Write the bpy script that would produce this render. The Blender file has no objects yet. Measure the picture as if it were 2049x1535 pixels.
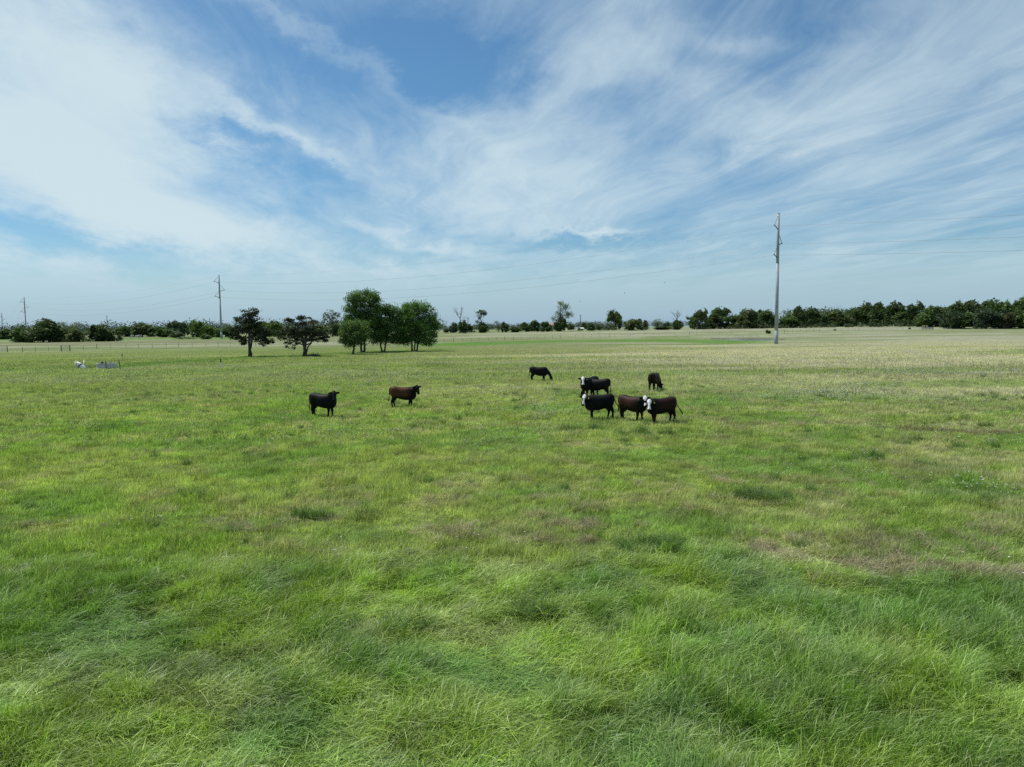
import bpy, bmesh, math, random
import numpy as np
from mathutils import Vector, Matrix

random.seed(7)
rng = np.random.default_rng(11)
scene = bpy.context.scene
COL = scene.collection

# ------------------------------------------------------------------ camera
W0, H0, F0 = 2049.0, 1535.0, 1470.0           # photograph size and focal length in its pixels
CAM_H = 5.8
PITCH = math.radians(4.76)
ROLL = 0.0114
fw = Vector((0, math.cos(PITCH), -math.sin(PITCH)))
r0 = Vector((1, 0, 0))
u0 = Vector((0, math.sin(PITCH), math.cos(PITCH)))
cr = r0 * math.cos(ROLL) - u0 * math.sin(ROLL)
cu = r0 * math.sin(ROLL) + u0 * math.cos(ROLL)
cam_loc = Vector((0, 0, CAM_H))
cam_d = bpy.data.cameras.new('camera')
cam_d.sensor_width = 36.0
cam_d.lens = 36.0 * F0 / W0
cam_d.clip_start = 0.1
cam_d.clip_end = 20000
cam = bpy.data.objects.new('camera', cam_d)
m = Matrix((cr, cu, -fw)).transposed().to_4x4()
m.translation = cam_loc
cam.matrix_world = m
COL.objects.link(cam)
scene.camera = cam

# ------------------------------------------------------------------ light
SUN = Vector((-0.42, 0.22, 0.88)).normalized()
SUN_EL = math.asin(SUN.z)
SUN_AZ = math.atan2(SUN.x, SUN.y)
sd = bpy.data.lights.new('sun', 'SUN')
sd.energy = 4.6
sd.angle = math.radians(0.6)
sd.color = (1.0, 0.96, 0.88)
sun = bpy.data.objects.new('sun', sd)
sun.rotation_euler = (-SUN).to_track_quat('-Z', 'Y').to_euler()
sun.location = (0, 0, 60)
COL.objects.link(sun)

scene.view_settings.view_transform = 'Standard'
scene.view_settings.look = 'None'
scene.view_settings.exposure = 0.0
scene.view_settings.gamma = 1.0
scene.cycles.use_denoising = False
scene.cycles.max_bounces = 5
scene.cycles.diffuse_bounces = 2
scene.cycles.transmission_bounces = 4
scene.cycles.glossy_bounces = 2


def pix_dir(px, py):
    v = cr * ((px - W0 / 2) / F0) + cu * (-(py - H0 / 2) / F0) + fw
    return v.normalized()


class NT:
    """small helper for building node trees"""
    def __init__(self, tree):
        self.t = tree
        self.n = tree.nodes
        self.l = tree.links

    def node(self, kind, **kw):
        n = self.n.new(kind)
        for k, v in kw.items():
            setattr(n, k, v)
        return n

    def put(self, sock, v):
        if isinstance(v, bpy.types.NodeSocket):
            self.l.new(v, sock)
        elif v is not None:
            sock.default_value = v

    def math(self, op, a, b=None, c=None, clamp=False):
        n = self.n.new('ShaderNodeMath')
        n.operation = op
        n.use_clamp = clamp
        self.put(n.inputs[0], a)
        if b is not None:
            self.put(n.inputs[1], b)
        if c is not None:
            self.put(n.inputs[2], c)
        return n.outputs[0]

    def mix(self, fac, a, b, mode='MIX'):
        n = self.n.new('ShaderNodeMix')
        n.data_type = 'RGBA'
        n.blend_type = mode
        self.put(n.inputs[0], fac)
        self.put(n.inputs[6], a)
        self.put(n.inputs[7], b)
        return n.outputs[2]

    def noise(self, vec, scale, detail=4, rough=0.5, dist=0.0, color=False):
        n = self.n.new('ShaderNodeTexNoise')
        self.put(n.inputs['Vector'], vec)
        n.inputs['Scale'].default_value = scale
        n.inputs['Detail'].default_value = detail
        n.inputs['Roughness'].default_value = rough
        n.inputs['Distortion'].default_value = dist
        return n.outputs['Color' if color else 'Fac']

    def smooth(self, v, lo, hi, a=0.0, b=1.0):
        n = self.n.new('ShaderNodeMapRange')
        n.interpolation_type = 'SMOOTHSTEP'
        self.put(n.inputs[0], v)
        n.inputs[1].default_value = lo
        n.inputs[2].default_value = hi
        n.inputs[3].default_value = a
        n.inputs[4].default_value = b
        return n.outputs[0]

    def xyz(self, x, y, z):
        n = self.n.new('ShaderNodeCombineXYZ')
        self.put(n.inputs[0], x)
        self.put(n.inputs[1], y)
        self.put(n.inputs[2], z)
        return n.outputs[0]

    def attr(self, name, kind='GEOMETRY', out='Fac'):
        n = self.n.new('ShaderNodeAttribute')
        n.attribute_name = name
        n.attribute_type = kind
        return n.outputs[out]


# ------------------------------------------------------------------ sky with high thin cloud
def build_world():
    w = bpy.data.worlds.new('World')
    scene.world = w
    w.use_nodes = True
    k = NT(w.node_tree)
    k.n.clear()
    out = k.node('ShaderNodeOutputWorld')
    w.cycles.sampling_method = 'MANUAL'
    w.cycles.sample_map_resolution = 512
    tc = k.node('ShaderNodeTexCoord').outputs['Generated']
    sep = k.node('ShaderNodeSeparateXYZ')
    k.l.new(tc, sep.inputs[0])
    x, y, z = sep.outputs
    sky = k.node('ShaderNodeTexSky')
    sky.sky_type = 'NISHITA'
    sky.sun_disc = False
    sky.sun_elevation = SUN_EL
    sky.sun_rotation = SUN_AZ
    sky.altitude = 250
    sky.air_density = 1.0
    sky.dust_density = 0.6
    sky.ozone_density = 2.2
    bg = k.node('ShaderNodeBackground')
    bg.inputs['Strength'].default_value = 0.094
    el0 = k.math('MULTIPLY', k.math('ARCSINE', z), 57.2958)
    tcol = k.mix(k.smooth(el0, 2.0, 15.0), (0.665, 0.915, 1.06, 1), (0.61, 0.945, 1.07, 1))
    tint = k.mix(1.0, sky.outputs['Color'], tcol, 'MULTIPLY')
    k.l.new(tint, bg.inputs['Color'])

    zc = k.math('MAXIMUM', k.math('ADD', z, 0.055), 0.02)
    u = k.math('DIVIDE', x, zc)
    v = k.math('DIVIDE', y, zc)
    # heading and height of the direction, in degrees
    az = k.math('MULTIPLY', k.math('ARCTAN2', x, y), 57.2958)
    el = k.math('MULTIPLY', k.math('ARCSINE', z), 57.2958)
    plane = k.xyz(u, v, 0.0)
    # slow warp of the cloud sheet
    wn = k.noise(k.xyz(k.math('MULTIPLY', u, 0.9), k.math('MULTIPLY', v, 0.45), 3.1), 1.0, 3, 0.55, color=True)
    ws = k.node('ShaderNodeSeparateColor')
    k.l.new(wn, ws.inputs[0])
    wu = k.math('SUBTRACT', ws.outputs[0], 0.5)
    wv = k.math('SUBTRACT', ws.outputs[1], 0.5)
    uu = k.math('MULTIPLY_ADD', wu, 0.9, u)
    vv = k.math('MULTIPLY_ADD', wv, 1.6, v)
    # wisps drawn out along the wind, and a feathery finer layer
    broad = k.noise(k.xyz(k.math('MULTIPLY', uu, 1.25), k.math('MULTIPLY', vv, 0.28), 0.7), 1.0, 7, 0.58)
    uf = k.math('MULTIPLY_ADD', vv, 0.22, uu)
    feath = k.noise(k.xyz(k.math('MULTIPLY', uf, 3.4), k.math('MULTIPLY', vv, 0.9), 5.3), 1.0, 7, 0.66, 0.35)
    # warped heading and height, so that the cloud masses have ragged edges
    wz = k.noise(k.xyz(k.math('MULTIPLY', az, 0.11), k.math('MULTIPLY', el, 0.2), 9.0), 1.0, 7, 0.66, color=True)
    wzs = k.node('ShaderNodeSeparateColor')
    k.l.new(wz, wzs.inputs[0])
    azw = k.math('MULTIPLY_ADD', k.math('SUBTRACT', wzs.outputs[0], 0.5), 13.0, az)
    elw = k.math('MULTIPLY_ADD', k.math('SUBTRACT', wzs.outputs[1], 0.5), 7.0, el)

    angles = k.xyz(azw, elw, 0.0)

    def blob(prev, px, py, sx, sy, rot, weight):
        """soft cloud mass: centre and half sizes given by photo pixels, turned into sky angles"""
        d = pix_dir(px, py)
        a0 = math.degrees(math.atan2(d.x, d.y))
        e0 = math.degrees(math.asin(d.z))
        mp = k.node('ShaderNodeMapping', vector_type='TEXTURE')
        mp.inputs['Location'].default_value = (a0, e0, 0)
        mp.inputs['Rotation'].default_value = (0, 0, math.radians(rot))
        mp.inputs['Scale'].default_value = (sx / 25.6, sy / 25.6, 1)
        k.l.new(angles, mp.inputs['Vector'])
        dt = k.node('ShaderNodeVectorMath', operation='DOT_PRODUCT')
        k.l.new(mp.outputs[0], dt.inputs[0])
        k.l.new(mp.outputs[0], dt.inputs[1])
        g = k.math('POWER', 0.367879, dt.outputs['Value'])
        return k.math('MULTIPLY_ADD', g, weight, prev)

    total = 0.26
    for b in CLOUDS:
        total = blob(total, *b)
    bn = k.math('MULTIPLY', k.math('SUBTRACT', broad, 0.5), 1.35)
    fn = k.math('MULTIPLY', k.math('SUBTRACT', feath, 0.5), 1.15)
    dens = k.math('ADD', total, k.math('ADD', bn, fn))
    # the sheet thins out into even haze low down
    low = k.smooth(el, -0.5, 6.0, 1.0, 0.0)
    dens = k.smooth(dens, -0.26, 1.24)
    dens = k.math('MULTIPLY', dens, 0.93)
    veil = k.math('MULTIPLY', low, 0.70)
    fade = k.smooth(el, -0.5, 4.0)
    dens = k.math('SUBTRACT', 1.0, k.math('MULTIPLY', k.math('SUBTRACT', 1.0, k.math('MULTIPLY', dens, fade)), k.math('SUBTRACT', 1.0, veil)))
    cl = k.node('ShaderNodeBackground')
    cl.inputs['Color'].default_value = (0.60, 0.745, 0.815, 1)
    cl.inputs['Strength'].default_value = 1.0
    hz = k.node('ShaderNodeBackground')
    ms = k.node('ShaderNodeMixShader')
    # haze near the horizon is bluer than the cloud
    ccol = k.mix(low, (0.64, 0.775, 0.83, 1), (0.362, 0.525, 0.700, 1))
    k.l.new(ccol, cl.inputs['Color'])
    k.n.remove(hz)
    k.l.new(dens, ms.inputs[0])
    k.l.new(bg.outputs[0], ms.inputs[1])
    k.l.new(cl.outputs[0], ms.inputs[2])
    k.l.new(ms.outputs[0], out.inputs['Surface'])


CLOUDS = [  # px, py, half length, half width, slope (deg, + rises to the right), weight
    (60, 300, 330, 190, -18, 0.58),
    (330, 290, 260, 110, -30, 0.34),
    (120, 60, 150, 110, -30, 0.45),
    (330, 420, 330, 50, -20, 0.42),
    (560, 275, 150, 22, -27, 0.50),
    (470, 262, 70, 22, -6, -0.55),
    (580, 330, 110, 35, -10, -0.50),
    (160, 482, 280, 34, -13, -0.85),
    (160, 545, 260, 20, -6, 0.40),
    (640, 90, 260, 80, -20, -0.30),
    (900, 105, 140, 70, -20, -0.72),
    (640, 70, 280, 24, -28, 0.40),
    (620, 400, 170, 60, -10, -0.28),
    (1000, 310, 260, 90, 0, 0.32),
    (1240, 150, 190, 70, 14, 0.36),
    (1480, 80, 26, 110, 78, 0.30),
    (1240, 200, 70, 45, 0, -0.30),
    (1560, 240, 200, 85, 12, 0.44),
    (1530, 90, 130, 70, 0, -0.30),
    (1430, 320, 150, 40, -12, -0.34),
    (1900, 110, 320, 170, 20, 0.22),
    (1850, 330, 280, 90, 16, 0.05),
    (1190, 462, 75, 10, -2, 0.55),
    (1150, 478, 160, 14, 0, -0.55),
    (830, 490, 130, 14, -8, 0.42),
    (760, 545, 130, 12, -8, 0.35),
    (950, 420, 300, 70, 0, 0.12),
    (1700, 480, 380, 60, 6, 0.10),
]
build_world()

# ------------------------------------------------------------------ noise and terrain (plain functions of place)
def _hash(ix, iy, seed):
    h = (ix.astype(np.int64) * 374761393 + iy.astype(np.int64) * 668265263 + seed * 974711) & 0xFFFFFFFF
    h = ((h ^ (h >> 13)) * 1274126177) & 0xFFFFFFFF
    h = h ^ (h >> 16)
    return (h & 0xFFFFFF) / float(0xFFFFFF)


def vnoise(x, y, seed=0):
    x = np.asarray(x, float)
    y = np.asarray(y, float)
    ix, iy = np.floor(x), np.floor(y)
    fx, fy = x - ix, y - iy
    fx = fx * fx * (3 - 2 * fx)
    fy = fy * fy * (3 - 2 * fy)
    a = _hash(ix, iy, seed)
    b = _hash(ix + 1, iy, seed)
    c = _hash(ix, iy + 1, seed)
    d = _hash(ix + 1, iy + 1, seed)
    return (a * (1 - fx) + b * fx) * (1 - fy) + (c * (1 - fx) + d * fx) * fy


def fbm(x, y, seed=0, oct=4, gain=0.5):
    s, amp, tot = 0.0, 1.0, 0.0
    for i in range(oct):
        s = s + amp * vnoise(x * 2 ** i + 17.3 * i, y * 2 ** i - 9.1 * i, seed + i)
        tot += amp
        amp *= gain
    return s / tot


def sstep(v, a, b):
    t = np.clip((np.asarray(v, float) - a) / (b - a), 0, 1)
    return t * t * (3 - 2 * t)


POND = (71.5, 224.0, 8.6, 16.0)     # centre x, y, half sizes
WATER_Z = -0.20


def terrain(x, y):
    x = np.asarray(x, float)
    y = np.asarray(y, float)
    d = np.hypot(x, y)
    z = 0.10 * (fbm(x / 3.2, y / 3.2, 3, 3) - 0.5) * (1 - sstep(d, 60, 160))
    z = z + 0.35 * (fbm(x / 22, y / 22, 5, 2) - 0.5) * sstep(d, 25, 70)
    z = z + 1.2 * sstep(y, 255, 420) * sstep(x, -60, 90)
    q = (d - 560.0) / 60.0
    z = z - 0.0088 * 60.0 * np.where(q > 30, q, np.log1p(np.exp(np.minimum(q, 30))))
    # pond basin
    e = np.hypot((x - POND[0]) / POND[2], (y - POND[1]) / POND[3])
    z = z * (1 - sstep(2.6 - e, 0, 1.2)) - 0.7 * sstep(1.30 - e, 0, 0.8)
    # low bank on its far side
    e2 = np.hypot((x - POND[0]) / 46, (y - 253) / 7)
    z = z + 0.55 * sstep(1.0 - e2, 0, 0.7)
    return z


def tz(x, y):
    return float(terrain(np.array([x]), np.array([y]))[0])


_T = np.concatenate([np.arange(5, 120, 0.25), np.arange(120, 1500, 1.0)])


def gp(px, py):
    """where the line of sight through a photo pixel meets the ground"""
    d = pix_dir(px, py)
    X = cam_loc.x + d.x * _T
    Y = cam_loc.y + d.y * _T
    Z = cam_loc.z + d.z * _T
    below = np.nonzero(Z <= terrain(X, Y))[0]
    i = below[0] if len(below) else len(_T) - 1
    return Vector((X[i], Y[i], tz(X[i], Y[i])))


def at_depth(px, Y):
    """the ground point in a photo column at a given distance"""
    d = pix_dir(px, 655)
    X = d.x / d.y * Y
    return Vector((X, Y, tz(X, Y)))


def project(p):
    v = Vector(p) - cam_loc
    zz = v.dot(fw)
    return W0 / 2 + F0 * v.dot(cr) / zz, H0 / 2 - F0 * v.dot(cu) / zz, zz


def z_at(p, py):
    """height above p at which a vertical through p reaches photo row py"""
    lo, hi = -5.0, 80.0
    for _ in range(40):
        mid = (lo + hi) / 2
        if project((p[0], p[1], p[2] + mid))[1] > py:
            lo = mid
        else:
            hi = mid
    return (lo + hi) / 2


# ------------------------------------------------------------------ object helpers
def link(o):
    COL.objects.link(o)
    return o


def tag(o, label=None, cat=None, group=None, kind=None):
    if label:
        o['label'] = label
    if cat:
        o['category'] = cat
    if group:
        o['group'] = group
    if kind:
        o['kind'] = kind
    return o


def empty(name, loc, rz=0.0):
    o = bpy.data.objects.new(name, None)
    o.empty_display_size = 0.2
    o.location = loc
    o.rotation_euler = (0, 0, rz)
    return link(o)


class MB:
    def __init__(self):
        self.v = []
        self.f = []

    def add(self, vs, fs):
        n = len(self.v)
        self.v += [tuple(p) for p in vs]
        self.f += [tuple(i + n for i in f) for f in fs]
        return self

    def tube(self, pts, radii, seg=8, caps=True):
        pts = [Vector(p) for p in pts]
        vs, fs = [], []
        ref = None
        for i, p in enumerate(pts):
            a = pts[max(i - 1, 0)]
            b = pts[min(i + 1, len(pts) - 1)]
            t = (b - a).normalized()
            if ref is None:
                ref = Vector((1, 0, 0)) if abs(t.x) < 0.8 else Vector((0, 1, 0))
            s = t.cross(ref).normalized()
            q = s.cross(t).normalized()
            ref = q
            r = radii[i] if hasattr(radii, '__len__') else radii
            rs, rq = (r if hasattr(r, '__len__') else (r, r))
            for k in range(seg):
                an = 2 * math.pi * k / seg
                vs.append(p + s * (math.cos(an) * rs) + q * (math.sin(an) * rq))
        for i in range(len(pts) - 1):
            for k in range(seg):
                k2 = (k + 1) % seg
                fs.append((i * seg + k, i * seg + k2, (i + 1) * seg + k2, (i + 1) * seg + k))
        if caps:
            fs.append(tuple(range(seg - 1, -1, -1)))
            n = (len(pts) - 1) * seg
            fs.append(tuple(n + k for k in range(seg)))
        return self.add(vs, fs)

    def box(self, c, s, rz=0.0):
        cx, cy, cz = c
        hx, hy, hz = s[0] / 2, s[1] / 2, s[2] / 2
        ca, sa = math.cos(rz), math.sin(rz)
        vs = []
        for dz in (-hz, hz):
            for dx, dy in ((-hx, -hy), (hx, -hy), (hx, hy), (-hx, hy)):
                vs.append((cx + dx * ca - dy * sa, cy + dx * sa + dy * ca, cz + dz))
        return self.add(vs, [(0, 3, 2, 1), (4, 5, 6, 7), (0, 1, 5, 4), (1, 2, 6, 5), (2, 3, 7, 6), (3, 0, 4, 7)])

    def ball(self, c, r, seg=8, rings=6):
        pts, rad = [], []
        rx, ry, rz_ = (r if hasattr(r, '__len__') else (r, r, r))
        vs, fs = [], []
        for i in range(rings + 1):
            th = math.pi * (i + 0.02) / (rings + 0.04)
            for k in range(seg):
                an = 2 * math.pi * k / seg
                vs.append((c[0] + rx * math.sin(th) * math.cos(an), c[1] + ry * math.sin(th) * math.sin(an), c[2] - rz_ * math.cos(th)))
        for i in range(rings):
            for k in range(seg):
                k2 = (k + 1) % seg
                fs.append((i * seg + k, i * seg + k2, (i + 1) * seg + k2, (i + 1) * seg + k))
        fs.append(tuple(range(seg - 1, -1, -1)))
        fs.append(tuple(rings * seg + k for k in range(seg)))
        return self.add(vs, fs)

    def mesh(self, name, mat=None, smooth=False):
        me = bpy.data.meshes.new(name)
        me.from_pydata(self.v, [], self.f)
        me.update()
        if mat:
            me.materials.append(mat)
        if smooth:
            me.polygons.foreach_set('use_smooth', [len(f) == 4 for f in self.f])
        return me

    def build(self, name, mat=None, parent=None, smooth=False):
        o = bpy.data.objects.new(name, self.mesh(name, mat, smooth))
        link(o)
        if parent is not None:
            o.parent = parent
        return o


def np_mesh(name, verts, faces, mat=None, point_attrs=None, smooth=False):
    """mesh from arrays; faces is an (n, k) array"""
    me = bpy.data.meshes.new(name)
    nv, nf, k = len(verts), len(faces), faces.shape[1] if len(faces) else 4
    me.vertices.add(nv)
    me.vertices.foreach_set('co', np.ascontiguousarray(verts, dtype=np.float32).ravel())
    if nf:
        me.loops.add(nf * k)
        me.loops.foreach_set('vertex_index', np.ascontiguousarray(faces, dtype=np.int32).ravel())
        me.polygons.add(nf)
        me.polygons.foreach_set('loop_start', np.arange(0, nf * k, k, dtype=np.int32))
        if smooth:
            me.polygons.foreach_set('use_smooth', np.ones(nf, dtype=bool))
    for an, arr in (point_attrs or {}).items():
        arr = np.asarray(arr)
        if arr.ndim == 2 and arr.shape[1] == 4:
            a = me.attributes.new(an, 'FLOAT_COLOR', 'POINT')
            a.data.foreach_set('color', arr.astype(np.float32).ravel())
        elif arr.ndim == 2:
            a = me.attributes.new(an, 'FLOAT_VECTOR', 'POINT')
            a.data.foreach_set('vector', arr.astype(np.float32).ravel())
        elif arr.dtype.kind == 'i':
            a = me.attributes.new(an, 'INT', 'POINT')
            a.data.foreach_set('value', arr.astype(np.int32))
        else:
            a = me.attributes.new(an, 'FLOAT', 'POINT')
            a.data.foreach_set('value', arr.astype(np.float32))
    me.update(calc_edges=True)
    if mat:
        me.materials.append(mat)
    return me


# ------------------------------------------------------------------ materials
def new_mat(name):
    m_ = bpy.data.materials.new(name)
    m_.use_nodes = True
    k = NT(m_.node_tree)
    b = k.n['Principled BSDF']
    return m_, k, b


def plain(name, col, rough=0.6, metal=0.0, var=0.15, scale=4.0, spec=0.5):
    m_, k, b = new_mat(name)
    tc = k.node('ShaderNodeTexCoord').outputs['Object']
    n = k.noise(tc, scale, 6, 0.6)
    f = k.smooth(n, 0.3, 0.7, 1 - var, 1 + var)
    c = k.mix(1.0, (*col, 1), k.xyz(f, f, f), 'MULTIPLY')
    k.l.new(c, b.inputs['Base Color'])
    b.inputs['Roughness'].default_value = rough
    b.inputs['Metallic'].default_value = metal
    b.inputs['Specular IOR Level'].default_value = spec
    return m_


def foliage_mat(name, use_obj_color=False, col=(0.05, 0.09, 0.02), trans=0.3, rough=0.55):
    m_, k, b = new_mat(name)
    out = k.n['Material Output']
    lv = k.attr('lv')
    if use_obj_color:
        base = k.node('ShaderNodeObjectInfo').outputs['Color']
    else:
        base = (*col, 1)
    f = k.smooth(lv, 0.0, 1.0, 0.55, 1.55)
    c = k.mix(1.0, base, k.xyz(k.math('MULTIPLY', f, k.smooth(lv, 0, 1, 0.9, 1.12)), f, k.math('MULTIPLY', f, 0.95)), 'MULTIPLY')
    k.l.new(c, b.inputs['Base Color'])
    b.inputs['Roughness'].default_value = rough
    b.inputs['Specular IOR Level'].default_value = 0.3
    t = k.node('ShaderNodeBsdfTranslucent')
    k.l.new(k.mix(1.0, c, (1.15, 1.35, 0.6, 1), 'MULTIPLY'), t.inputs['Color'])
    ms = k.node('ShaderNodeMixShader')
    ms.inputs[0].default_value = trans
    k.l.new(b.outputs[0], ms.inputs[1])
    k.l.new(t.outputs[0], ms.inputs[2])
    k.l.new(ms.outputs[0], out.inputs['Surface'])
    return m_


def bark_mat(name, col):
    m_, k, b = new_mat(name)
    tc = k.node('ShaderNodeTexCoord').outputs['Object']
    mp = k.node('ShaderNodeMapping')
    mp.inputs['Scale'].default_value = (6, 6, 1.2)
    k.l.new(tc, mp.inputs['Vector'])
    n = k.noise(mp.outputs[0], 3, 6, 0.65)
    f = k.smooth(n, 0.3, 0.7, 0.6, 1.4)
    k.l.new(k.mix(1.0, (*col, 1), k.xyz(f, f, f), 'MULTIPLY'), b.inputs['Base Color'])
    b.inputs['Roughness'].default_value = 0.9
    return m_


def grass_mat(name, tip=(0.30, 0.31, 0.17), trans=0.32, spec=0.35, rough=0.45, tipmix=0.75):
    m_, k, b = new_mat(name)
    out = k.n['Material Output']
    g = k.attr('gcol', 'INSTANCER', 'Color')
    t = k.attr('t')
    r = k.attr('rnd')
    f = k.smooth(r, 0, 1, 0.60, 1.42)
    c = k.mix(1.0, g, k.xyz(k.math('MULTIPLY', f, k.smooth(r, 0.1, 1, 0.92, 1.16)), f, f), 'MULTIPLY')
    seed = k.math('MULTIPLY', k.smooth(t, 0.55, 1.0), k.smooth(r, 0.40, 0.92))
    c = k.mix(k.math('MULTIPLY', seed, tipmix), c, (*tip, 1))
    k.l.new(c, b.inputs['Base Color'])
    b.inputs['Roughness'].default_value = rough
    b.inputs['Specular IOR Level'].default_value = spec
    tr = k.node('ShaderNodeBsdfTranslucent')
    k.l.new(k.mix(1.0, c, (1.1, 1.25, 0.6, 1), 'MULTIPLY'), tr.inputs['Color'])
    ms = k.node('ShaderNodeMixShader')
    ms.inputs[0].default_value = trans
    k.l.new(b.outputs[0], ms.inputs[1])
    k.l.new(tr.outputs[0], ms.inputs[2])
    k.l.new(ms.outputs[0], out.inputs['Surface'])
    return m_


# ------------------------------------------------------------------ how the pasture looks at each place
def polyline_dist(x, y, pts):
    best = np.full(np.shape(x), 1e9)
    for (x0, y0), (x1, y1) in zip(pts[:-1], pts[1:]):
        dx, dy = x1 - x0, y1 - y0
        t = np.clip(((x - x0) * dx + (y - y0) * dy) / (dx * dx + dy * dy), 0, 1)
        best = np.minimum(best, np.hypot(x - x0 - t * dx, y - y0 - t * dy))
    return best


def gline(*pix):
    return [(gp(*p).x, gp(*p).y) for p in pix]


TRACK = gline((1515, 1098), (1560, 1118), (1660, 1132), (1760, 1140), (1880, 1146), (2049, 1158), (2300, 1180))
FURROW = gline((1790, 858), (1900, 866), (2049, 868), (2300, 872))
FURROW2 = gline((1420, 742), (1700, 745), (2049, 752), (2300, 756))
LUSH_A = gline((900, 690), (1000, 686), (1150, 683), (1300, 682), (1450, 684))
LUSH_B = gline((0, 742), (120, 738), (230, 735), (300, 728), (480, 716), (620, 710), (760, 704), (880, 700))
LUSH_C = gline((-100, 681), (230, 679), (420, 676), (470, 676))
BAND_DRY = gline((60, 690), (300, 686), (480, 684))

GREEN_DEEP = np.array((0.108, 0.196, 0.030))
GREEN_BLUE = np.array((0.112, 0.212, 0.044))
GREEN_YEL = np.array((0.180, 0.268, 0.040))
MID_GREEN = np.array((0.160, 0.240, 0.052))
MID_YEL = np.array((0.225, 0.272, 0.090))
DRY = np.array((0.30, 0.275, 0.180))
FAR = np.array((0.255, 0.265, 0.145))
FAR_DRY = np.array((0.400, 0.375, 0.285))
LUSH = np.array((0.115, 0.220, 0.042))


def lerp(a, b, t):
    return a + (b - a) * t[..., None]


def tallness(x, y):
    """1 in the long grass close by, 0 in the grazed part"""
    edge = 17.3 + 2.2 * (fbm(x / 4.5, y / 4.5, 21, 3) - 0.5) * 2 + 0.04 * x - 1.2 * sstep(x, 3, 9)
    return 1 - sstep(y, edge - 1.2, edge + 1.5)


def pasture(x, y):
    x = np.asarray(x, float)
    y = np.asarray(y, float)
    d = np.hypot(x, y)
    n1 = fbm(x / 1.8, y / 1.5, 31, 4)
    n2 = fbm(x / 1.7 + 40, y / 1.7, 32, 3)
    n3 = fbm(x / 16.0, y / 30.0, 33, 4)
    n4 = fbm(x / 60.0, y / 14.0, 34, 4)
    tall = tallness(x, y)
    near = lerp(np.broadcast_to(GREEN_DEEP, x.shape + (3,)), GREEN_BLUE, sstep(n1, 0.40, 0.62))
    near = lerp(near, GREEN_YEL, sstep(n2 * 0.6 + n3 * 0.4, 0.47, 0.66))
    near = lerp(near, DRY, 0.22 * sstep(fbm(x / 2.3, y / 2.3, 36, 3), 0.66, 0.80))
    mid = lerp(np.broadcast_to(MID_GREEN, x.shape + (3,)), MID_YEL, sstep(n1 * 0.5 + n3 * 0.5 + 0.0022 * (d - 30), 0.40, 0.62))
    mid = lerp(mid, DRY, 0.55 * sstep(n2 * 0.5 + fbm(x / 2.0, y / 1.3, 35, 3) * 0.5 + 0.07 * sstep(x, 2, 20), 0.52, 0.64))
    mid = lerp(mid, LUSH, 0.55 * sstep(fbm(x / 5 + 9, y / 3.5, 37, 3), 0.52, 0.66))
    mid = mid * (0.72 + 0.56 * fbm(x / 1.1, y / 0.9, 39, 3))[..., None]
    far = lerp(np.broadcast_to(FAR, x.shape + (3,)), FAR_DRY, sstep(n4 + 0.20 * sstep(x, -10, 50) - 0.04, 0.42, 0.68))
    far = lerp(far, MID_GREEN, 0.6 * sstep(fbm(x / 45 + 3, y / 9, 38, 4), 0.56, 0.74))
    far = lerp(far, MID_GREEN * np.array([0.95, 0.90, 1.0]), 0.60 * sstep(-x, -25, 45) * (1 - sstep(y, 150, 230)))
    c = lerp(near, mid, 1 - tall)
    c = lerp(c, far, sstep(d + 30 * (n4 - 0.5) + 18 * (n3 - 0.5) + 10 * sstep(-x, 0, 40), 50, 88))
    # greener and drier strips that follow the lie of the land
    w = polyline_dist(x, y, LUSH_A)
    c = lerp(c, LUSH * 1.15, 0.9 * (1 - sstep(w + 8 * (n1 - 0.5), 7, 17)))
    w = polyline_dist(x, y, LUSH_B)
    c = lerp(c, LUSH * 0.85, 0.8 * (1 - sstep(w + 3 * (n1 - 0.5), 1.5, 5)))
    w = polyline_dist(x, y, LUSH_C)
    c = lerp(c, LUSH * 1.2, 0.85 * (1 - sstep(w, 14, 26)))
    w = polyline_dist(x, y, BAND_DRY)
    c = lerp(c, np.array((0.20, 0.165, 0.12)), 0.5 * (1 - sstep(w + 20 * (n1 - 0.5), 4, 20)))
    w = polyline_dist(x, y, TRACK)
    c = lerp(c, np.array((0.24, 0.20, 0.14)), 0.8 * (1 - sstep(w + 0.6 * (n2 - 0.5), 0.15, 0.75)))
    w = polyline_dist(x, y, FURROW)
    c = lerp(c, np.array((0.13, 0.105, 0.075)), 0.75 * (1 - sstep(w + 1.2 * (n2 - 0.5), 0.2, 1.0)))
    w = polyline_dist(x, y, FURROW2)
    c = lerp(c, np.array((0.15, 0.13, 0.09)), 0.5 * (1 - sstep(w + 2 * (n2 - 0.5), 0.3, 1.5)))
    # mud round the water
    e = np.hypot((x - POND[0]) / POND[2], (y - POND[1]) / POND[3])
    c = lerp(c, np.array((0.10, 0.085, 0.05)), 0.8 * (1 - sstep(np.abs(e - 1.0), 0.05, 0.22)))
    return c


def rgba(c):
    return np.concatenate([c, np.ones(c.shape[:-1] + (1,))], axis=-1)


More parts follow.
